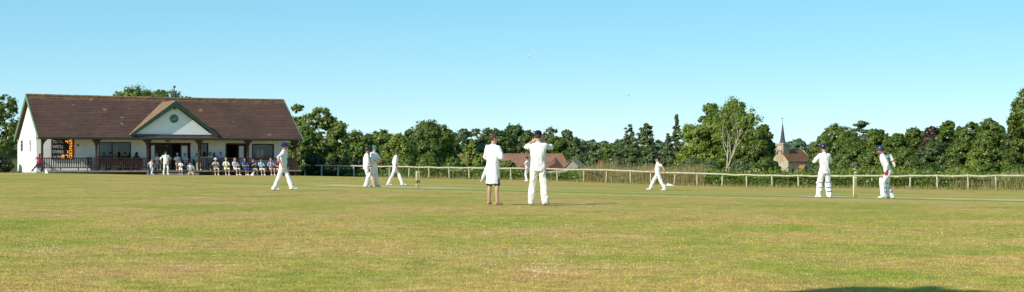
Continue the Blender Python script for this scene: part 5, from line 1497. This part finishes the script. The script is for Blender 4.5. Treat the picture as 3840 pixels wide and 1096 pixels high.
# 4 bowler walking
person("dark haired bareheaded bowler walking right with head bowed near the far stumps", 1482, 70, -84, 1.74, .885, lean=3, feet=((.08, .36, 0, 0), (-.08, -.34, .01, 0)), hands=((.04, -.03, -.51), (.06, .10, -.50)), head=(0, -24), hair="dark", skin="brown", sleeve="rolled", shirt=WHITE, slim=.92)
# 5 umpire in the long white coat
person("bare legged umpire in long white coat, back turned, arms folded", 1848, 39.1, -36, 1.84, .955, lean=1, feet=((-.16, .05, 0, 14), (.15, -.02, 0, -22)), hands=((-.10, .22, -.29), (-.10, .24, -.26)), elbow=((.35, .15, -1), (.45, .0, -1)), head=(-38, -3), hair="brown", skin="warm", sleeve="short", shirt=WHITE,
       legs=("shorts", cloth("short_dark", (.045, .045, .075))), shoes=None, coat=cloth("umpire_coat", (.80, .80, .83)), vox=.009, shades=True)
for q, (dx, dy) in enumerate(()): pass
# 6 man with raised hands
person("man in navy cap seen from behind with both hands raised to his face", 2018, 38.9, -4, 1.90, .965, lean=1, feet=((-.17, .03, 0, 10), (.17, .0, 0, -24)), hands=((-.055, .14, .10), (-.055, .15, .10)), elbow=((1.0, -.05, -.95), (1.0, -.05, -.95)), head=(-6, 4), hat=("cap", cloth("cap_navy_red", (.020, .014, .042))), skin="warm",
       sleeve="short", shirt=WHITE, legs=("long", CREAM), belly=.03, slim=1.12, loose=1.18, vox=.009, curl=.7)
# 7 fielder hidden behind him
person("fielder half hidden behind the man with raised hands, hand on hip", 1977, 106, 60, 1.76, .90, feet=((-.2, -.1, 0, 0), (.16, .12, 0, 0)), hands=((.16, .0, -.42), (.12, .0, -.42)), elbow=((1, -.3, 0), (1, -.3, 0)), skin="red", shirt=WHITE, sleeve="short", hat=("cap", NAVY), vox=.012)
# 8 fielder in the maroon cap
person("fielder in maroon cap striding left with arms swinging, near the fence", 2468, 76.8, 88, 1.78, .87, lean=3, feet=((-.08, -.34, 0, 0), (.06, .40, .02, 0)), hands=((.18, -.30, -.38), (.10, .32, -.36)), elbow=((.3, -1, -.3), (.3, -.8, -.5)), head=(6, 0), hat=("cap", MAROON), skin="red", shirt=WHITE, sleeve="short", belly=.03, loose=1.15, hair="dark")
# 9 batsman on the right
person("batsman in navy cap and strapped pads, back turned, looking down at his hands", 3092, 49.4, 14, 1.745, .945, lean=3, feet=((-.17, .05, 0, 16), (.16, -.05, 0, -12)), hands=((.00, .30, -.20), (-.08, .30, -.22)), elbow=((.7, .1, -.8), (.9, -.1, -.7)), head=(22, -10), hat=("helmet", NAVYH), skin="fair", shirt=WHITE, sleeve="long", pads=strapN, slim=1.03,
       belly=.01, loose=1.12, gloves=None)
# 10 wicketkeeper
o10, _, _ = person("wicketkeeper in blue helmet stooping left, red glove hanging, other glove behind his back", 3330, 50, 78, 1.80, .905, lean=20, feet=((-.12, .12, 0, 6), (.12, -.12, 0, -10)), hands=((.02, .06, -.50), (.10, -.26, -.30)), elbow=((.4, -.4, -.2), (.5, -1.0, .15)), head=(-4, 4), hat=("helmet", BLUEH), skin="red", shirt=WHITE, sleeve="long",
       pads=strapP, gloves=((redg, None), (whg, redg)), slim=1.05, loose=1.1)

# the far batsman's bat: handle in his front glove, toe on the turf
hp_ = o2.matrix_basis @ ((A2[1][1]) * (1.76 / 1.78)); hp_ = world(o2, A2[1][1] * (1.76 / 1.78)) + Vector((.03, -.03, -.06))
toe = Vector((ground_at(1402, 66.2).x, hp_.y - .12, gz(hp_.x, hp_.y) + .0))
bat = empty("cricket_bat", toe, 0, "wooden cricket bat with red handle standing on the turf in the batsman's gloved hand", "bat")
ax = (hp_ - toe); Ln = ax.length; ax.normalize(); fr = (Vector((0, -1, 0)) - ax * Vector((0, -1, 0)).dot(ax)).normalized(); sd_ = ax.cross(fr); bl = Ln * .56
mb = MB(); mb.loft([[ax * q + sd_ * (.053 * w_ * sx) + fr * (.022 * t_ * sy) for sx, sy in ((-1, -1), (1, -1), (1, .2), (.2, 1.3), (-.2, 1.3), (-1, .2))] for q, w_, t_ in ((.0, .8, .6), (.03, 1, 1), (bl * .4, 1, 1.3), (bl * .85, 1, 1), (bl, .45, .8))])
mb.build("blade", mat("bat_willow", (.58, .38, .19), .5, .15, 8), bat)
MB().tube([ax * bl * .98, ax * (Ln + .10)], [.018, .017], 10).build("handle", mat("bat_grip_red", (.55, .05, .03), .6), bat, True)

# ---------------- people at the pavilion
def front(px, off):                              # a point `off` metres in front of the verandah posts
    u = pu(px, WP - off); p = pw(u, WP - off); return p
def vpt(px, wv): u = pu(px, wv); p = pw(u, wv); return p, PZ + ZF


def seated(label, px, off, shirt, legs, skin="fair", hair="brown", hat=None, yawd=0, hands=None, shades=False, long_=False, seat=True, ht=1.68, feet=None, wv=None, z=None, seatlab=None, head=(0, -4), sleeve="short", shoes=None, kind="garden_chair"):
    yaw = math.degrees(PTH) + 180 + yawd
    jr = random.Random(px)
    if off >= 1.0 and wv is None: off += jr.uniform(-.22, .30); yawd += jr.uniform(-9, 9); ht *= jr.uniform(.95, 1.05)
    if wv is None: p = front(px, off); z0 = gz(p.x, p.y)
    else: p, z0 = vpt(px, wv)
    sc = ht / 1.78
    o, _, _ = person(label, 0, 0, yaw, ht, .505 / sc, lean=-6, feet=feet or ((-.10, .46, 0, 4), (.12, .40, 0, -6)), hands=hands or ((-.02, .34, -.30), (-.02, .34, -.30)), elbow=((.6, -.6, -.6), (.6, -.6, -.6)), head=head, skin=skin, hair=hair, hat=hat, shirt=shirt, sleeve=sleeve, legs=legs, shoes=shoes or SHOE, xy=(p.x, p.y), z=z0, vox=.013, shades=shades, longhair=long_)
    if seat:
        c_ = empty(kind, (p.x, p.y, z0), math.radians(yaw), seatlab, "chair", "chairs by the verandah")
        cm = mat("chair_green", (.025, .055, .035), .5)
        MB().box(-.22, .22, -.22, .20, .385, .42).build("seat", cm, c_, bevel=.01)
        MB().add([(-.22, -.24, .42), (.22, -.24, .42), (.21, -.32, .86), (-.21, -.32, .86), (-.22, -.27, .42), (.22, -.27, .42), (.21, -.35, .86), (-.21, -.35, .86)], [(0, 1, 2, 3), (7, 6, 5, 4), (0, 4, 5, 1), (1, 5, 6, 2), (2, 6, 7, 3), (3, 7, 4, 0)]).build("backrest", cm, c_)
        for x in (-.2, .2):
            for y in (-.2, .18): MB().tube([(x, y, .385), (x * 1.1, y * 1.1, -.02)], [.018, .018], 6).build("leg", cm, c_)
    return o


DEN = cloth("denim", (.055, .08, .15)); BEIGE = cloth("beige", (.45, .40, .30)); SKYB = cloth("sky_blue", (.40, .55, .68)); GREYB = cloth("grey_blue", (.34, .37, .46)); NAVYT = cloth("navy_top", (.03, .05, .15)); ROYAL = cloth("royal_blue", (.035, .085, .33)); YEL = cloth("pale_yellow", (.74, .70, .50)); PALEG = cloth("pale_grey", (.62, .62, .62)); RED = cloth("dark_red", (.28, .03, .045)); PINK = cloth("hot_pink", (.75, .06, .14)); BLACKC = cloth("black", (.016, .016, .02)); WARM = cloth("warm_white", (.72, .70, .66))
STR = NT("striped_top"); co = STR.co(); sp_ = STR.new("ShaderNodeSeparateXYZ"); STR.link(co, sp_.inputs[0])
c = STR.ramp(STR.math("FRACT", STR.math("MULTIPLY", sp_.outputs["Z"], 9.5)), [(.0, (.72, .72, .72)), (.5, (.02, .022, .04))], "CONSTANT"); STR.link(c, STR.b.inputs["Base Color"]); STR.b.inputs["Roughness"].default_value = .85; STRIPE = STR.m

NS = 1.0
seated("seated woman in navy and white striped top and pale sun hat, leftmost of the row", 809, NS, STRIPE, ("shorts", BEIGE), hat=("sunhat", WARM), yawd=-6, seatlab="dark green chair under the woman in the striped top", shades=True, hands=((-.02, .34, -.30), (-.05, .28, -.05)))
seated("seated woman in pale yellow top and trousers with a blond fringe", 848, NS, YEL, ("shorts", YEL), hair="blond", yawd=-4, seatlab="dark chair under the woman in pale yellow", hat=("cap", BEIGE))
seated("seated woman with reddish blond hair in a pale grey top", 882, NS, PALEG, ("shorts", PALEG), hair="blond", long_=True, yawd=14, head=(24, -4), seatlab="dark chair under the woman in the pale grey top")
seated("seated woman in sleeveless royal blue dress with dark hair", 918, NS, ROYAL, ("skirt", ROYAL), hair="brown", long_=True, yawd=10, sleeve="none", seatlab="dark chair under the woman in the blue dress", skin="tan", feet=((-.02, .44, 0, 4), (.10, .36, 0, -6)))
seated("seated child in navy top and beige shorts leaning sideways", 949, NS, NAVYT, ("shorts", BEIGE), hair="brown", yawd=12, head=(30, -12), seatlab="dark chair under the child in navy", ht=1.56, hands=((-.1, .30, -.12), (-.12, .32, -.14)))
seated("seated woman in sky blue top, white shorts and sunglasses", 979, NS, SKYB, ("shorts", WARM), hair="dark", yawd=4, shades=True, seatlab="dark chair under the woman in sky blue", long_=True)
seated("seated man in grey blue shirt at the right end of the row", 1016, NS, GREYB, ("shorts", BEIGE), hair="grey", yawd=2, seatlab="dark chair under the man in the grey blue shirt", skin="red", hands=((-.02, .36, -.28), (.10, .36, -.28)), ht=1.78)
seated("person in dark red top seated behind the walking fielder's back", 1043, NS, RED, ("shorts", BEIGE), hair="brown", yawd=0, seatlab="dark chair behind the walking fielder", skin="fair")
# on the turf and step, left of the row
seated("man with white cap and bare legs sitting on the ground with legs stretched out", 714, 1.15, PALEG, ("shorts", BEIGE), hair="brown", hat=("cap", MAROON), yawd=-4, seat=False, feet=((-.02, .60, -.02, 20), (.34, .78, .0, -34)), skin="red", ht=1.74, hands=((.06, .26, -.36), (.02, .36, -.30)), shades=True)
bpy.context.view_layer.update()
for o in [o for o in COL.objects if o.get("label", "").startswith("man with white cap")]:
    o.location.z -= .28; o["label"] = "man in maroon cap and sunglasses sitting on the turf with bare legs stretched out"
# group in the opening
seated("man in white shirt on the verandah behind the small boy", 588, 0, WARM, ("long", BEIGE), hair="grey", wv=.9, yawd=4, seatlab="dark chair under the man behind the small boy", skin="red")
seated("man in white cap and shirt seated right of the doorway", 665, 0, WARM, ("shorts", BEIGE), hair="grey", hat=("cap", WARM), wv=.8, yawd=-6, seatlab="dark chair under the man in the white cap", skin="tan", hands=((-.1, .32, -.2), (.1, .36, -.22)))
seated("man with dark hair and pale blue shirt leaning back right of the doorway", 694, 0, SKYB, ("long", DEN), hair="brown", wv=1.0, yawd=-2, seatlab="dark chair under the man in the pale blue shirt", skin="tan")
seated("person in pale blue top seated behind the verandah post", 738, 0, SKYB, ("long", BEIGE), hair="dark", wv=1.0, yawd=6, seatlab="dark chair behind the middle verandah post", skin="tan")
seated("child with dark hair in white top sitting on the verandah step", 677, .28, WHITE, ("shorts", WHITE), hair="dark", yawd=-10, seat=False, ht=1.28, skin="tan", feet=((-.10, .40, .0, 4), (.14, .36, 0, -6)))
seated("person lounging on the verandah step by the small boy, legs forward", 572, .25, BLACKC, ("long", PALEG), hair="dark", yawd=-30, seat=False, ht=1.5, skin="tan", feet=((-.05, .62, .0, 4), (.16, .58, 0, -6)))
# heads over the right railing
seated("man with dark hair in white shirt, left of three behind the right railing", 789, 0, WARM, ("long", DEN), hair="dark", wv=1.15, yawd=0, head=(-60, 0), seatlab="dark chair behind the railing, left of three", skin="tan", ht=1.86)
seated("woman with dark hair in red top, middle of three behind the right railing", 804, 0, RED, ("long", DEN), hair="dark", wv=1.3, yawd=0, seatlab="dark chair behind the railing, middle of three", skin="tan", ht=1.82, long_=True)
seated("man in pale blue shirt, right of three behind the right railing", 829, 0, SKYB, ("long", DEN), hair="brown", wv=1.2, yawd=4, seatlab="dark chair behind the railing, right of three", skin="red", ht=1.92)
# dim group behind the left railing
seated("shadowy person in dark blue at the left end of the verandah bench", 412, 0, NAVYT, ("long", BLACKC), hair="dark", wv=1.1, yawd=180, seat=False, skin="tan", ht=1.86)
seated("shadowy person in black, dark hair, in the middle of the verandah bench", 470, 0, BLACKC, ("long", BLACKC), hair="dark", wv=1.1, yawd=150, seat=False, skin="tan", ht=1.84)
seated("shadowy person with long dark hair nearest the post on the verandah bench", 512, 0, cloth("dark_brown", (.05, .032, .026)), ("long", BLACKC), hair="dark", wv=1.1, yawd=170, seat=False, skin="tan", ht=1.88, long_=True)
seated("shadowy person with light shirt at the verandah bench's middle, half turned", 478, 0, NAVYT, ("long", BLACKC), hair="brown", wv=.62 + 1.0, yawd=10, seat=False, skin="tan", ht=1.8) if False else None
# benches with plank backs towards the field
for px0_, px1_, lab in ((372, 452, "dark brown plank bench behind the left verandah railing, nearer the scoreboard"), (456, 534, "dark brown plank bench behind the left verandah railing, nearer the doorway")):
    u0, u1 = pu(px0_, .80), pu(px1_, .80); bn = empty("verandah_bench", pw((u0 + u1) / 2, .80, ZF), PTH, lab, "bench", "verandah benches"); hw = (u1 - u0) / 2
    mb = MB()
    for k in range(4): mb.box(-hw, hw, -.02, .02, .42 + k * .125, .53 + k * .125)
    mb.build("backrest", brown_w, bn)
    MB().box(-hw, hw, .022, .48, .385, .42).build("seat", brown_w, bn)
    for x in (-hw + .06, hw - .06):
        MB().box(x - .03, x + .03, -.06, -.022, 0, .92).build("leg", brown_w, bn); MB().box(x - .03, x + .03, .40, .46, 0, .384).build("leg", brown_w, bn)
# dark slatted chair behind the railing under the scoreboard side
cp, cz_ = vpt(343, 1.0); dc = empty("garden_chair", (cp.x, cp.y, cz_), PTH + math.pi + .5, "empty dark slatted chair behind the railing near the second post", "chair", "chairs by the verandah")
cm = mat("chair_black", (.02, .02, .022), .5)
MB().box(-.24, .24, -.22, .22, .40, .44).build("seat", cm, dc)
mb = MB()
for k in range(4): mb.box(-.23 + k * .125, -.15 + k * .125, -.25, -.225, .441, .92)
mb.box(-.25, .25, -.255, -.22, .921, .98); mb.build("backrest", cm, dc)
for x in (-.21, .21):
    for y in (-.19, .19): MB().box(x - .02, x + .02, y - .02, y + .02, 0, .399).build("leg", cm, dc)
    MB().box(x - .025, x + .025, -.22, .22, .64, .67).build("armrest", cm, dc)

# standing man in whites, small boy, running child
p = front(622, 1.75)
person("player in dark cap standing with hands behind his back before the pavilion doorway", 622, 0, math.degrees(PTH) + 176, 1.78, .93, xy=(p.x, p.y), hands=((.12, -.06, -.46), (.12, -.06, -.46)), elbow=((1, -.6, 0), (1, -.6, 0)), hat=("cap", NAVY), skin="tan", shirt=CREAM, sleeve="rolled", legs=("long", CREAM), belly=.07, slim=1.12, feet=((-.15, .02, 0, 12), (.15, 0, 0, -12)), vox=.012, shades=True, head=(-22, 0))
p = front(567, 1.55)
person("small boy in white T-shirt and blue shorts walking past the step", 567, 0, math.degrees(PTH) + 195, 1.18, .90, xy=(p.x, p.y), hands=((.22, .12, -.44), (.20, -.08, -.46)), hair="dark", skin="tan", shirt=WHITE, sleeve="short", legs=("shorts", SKYB), vox=.014, feet=((-.10, .12, 0, 0), (.10, -.14, 0, 0)))
p = ground_at(144, 105.5)
person("child in hot pink top and dark leggings running right past the gable corner", 144, 105.5, -88, 1.44, .87, lean=10, hands=((.05, .26, -.30), (.06, -.24, -.34)), elbow=((.2, -.8, -.7), (.2, -1, .2)), hair="brown", skin="red", shirt=PINK, sleeve="short", legs=("long", cloth("legging_dark", (.04, .05, .09))), feet=((.06, .26, .02, 0), (-.06, -.56, .14, 0)), vox=.012, longhair=True)
# dark cool box beside the boy's feet
g_ = front(556, 1.6); cb = empty("cool_bag", (g_.x, g_.y, gz(g_.x, g_.y)), PTH, "upright dark bag on the turf beside the small boy in white", "bag")
MB().box(-.11, .11, -.08, .08, .01, .50).build("body", mat("bag_navy", (.04, .05, .08), .8, .2, 6), cb, bevel=.03)
MB().tube([(-.08, 0, .5), (-.06, 0, .58), (.06, 0, .58), (.08, 0, .5)], [.012] * 4, 6).build("handle", BLACKC, cb)
MB().box(-.10, .0, -.084, -.0805, .03, .34).build("pocket", mat("bag_grey", (.34, .35, .38), .8), cb)

bpy.context.view_layer.update()
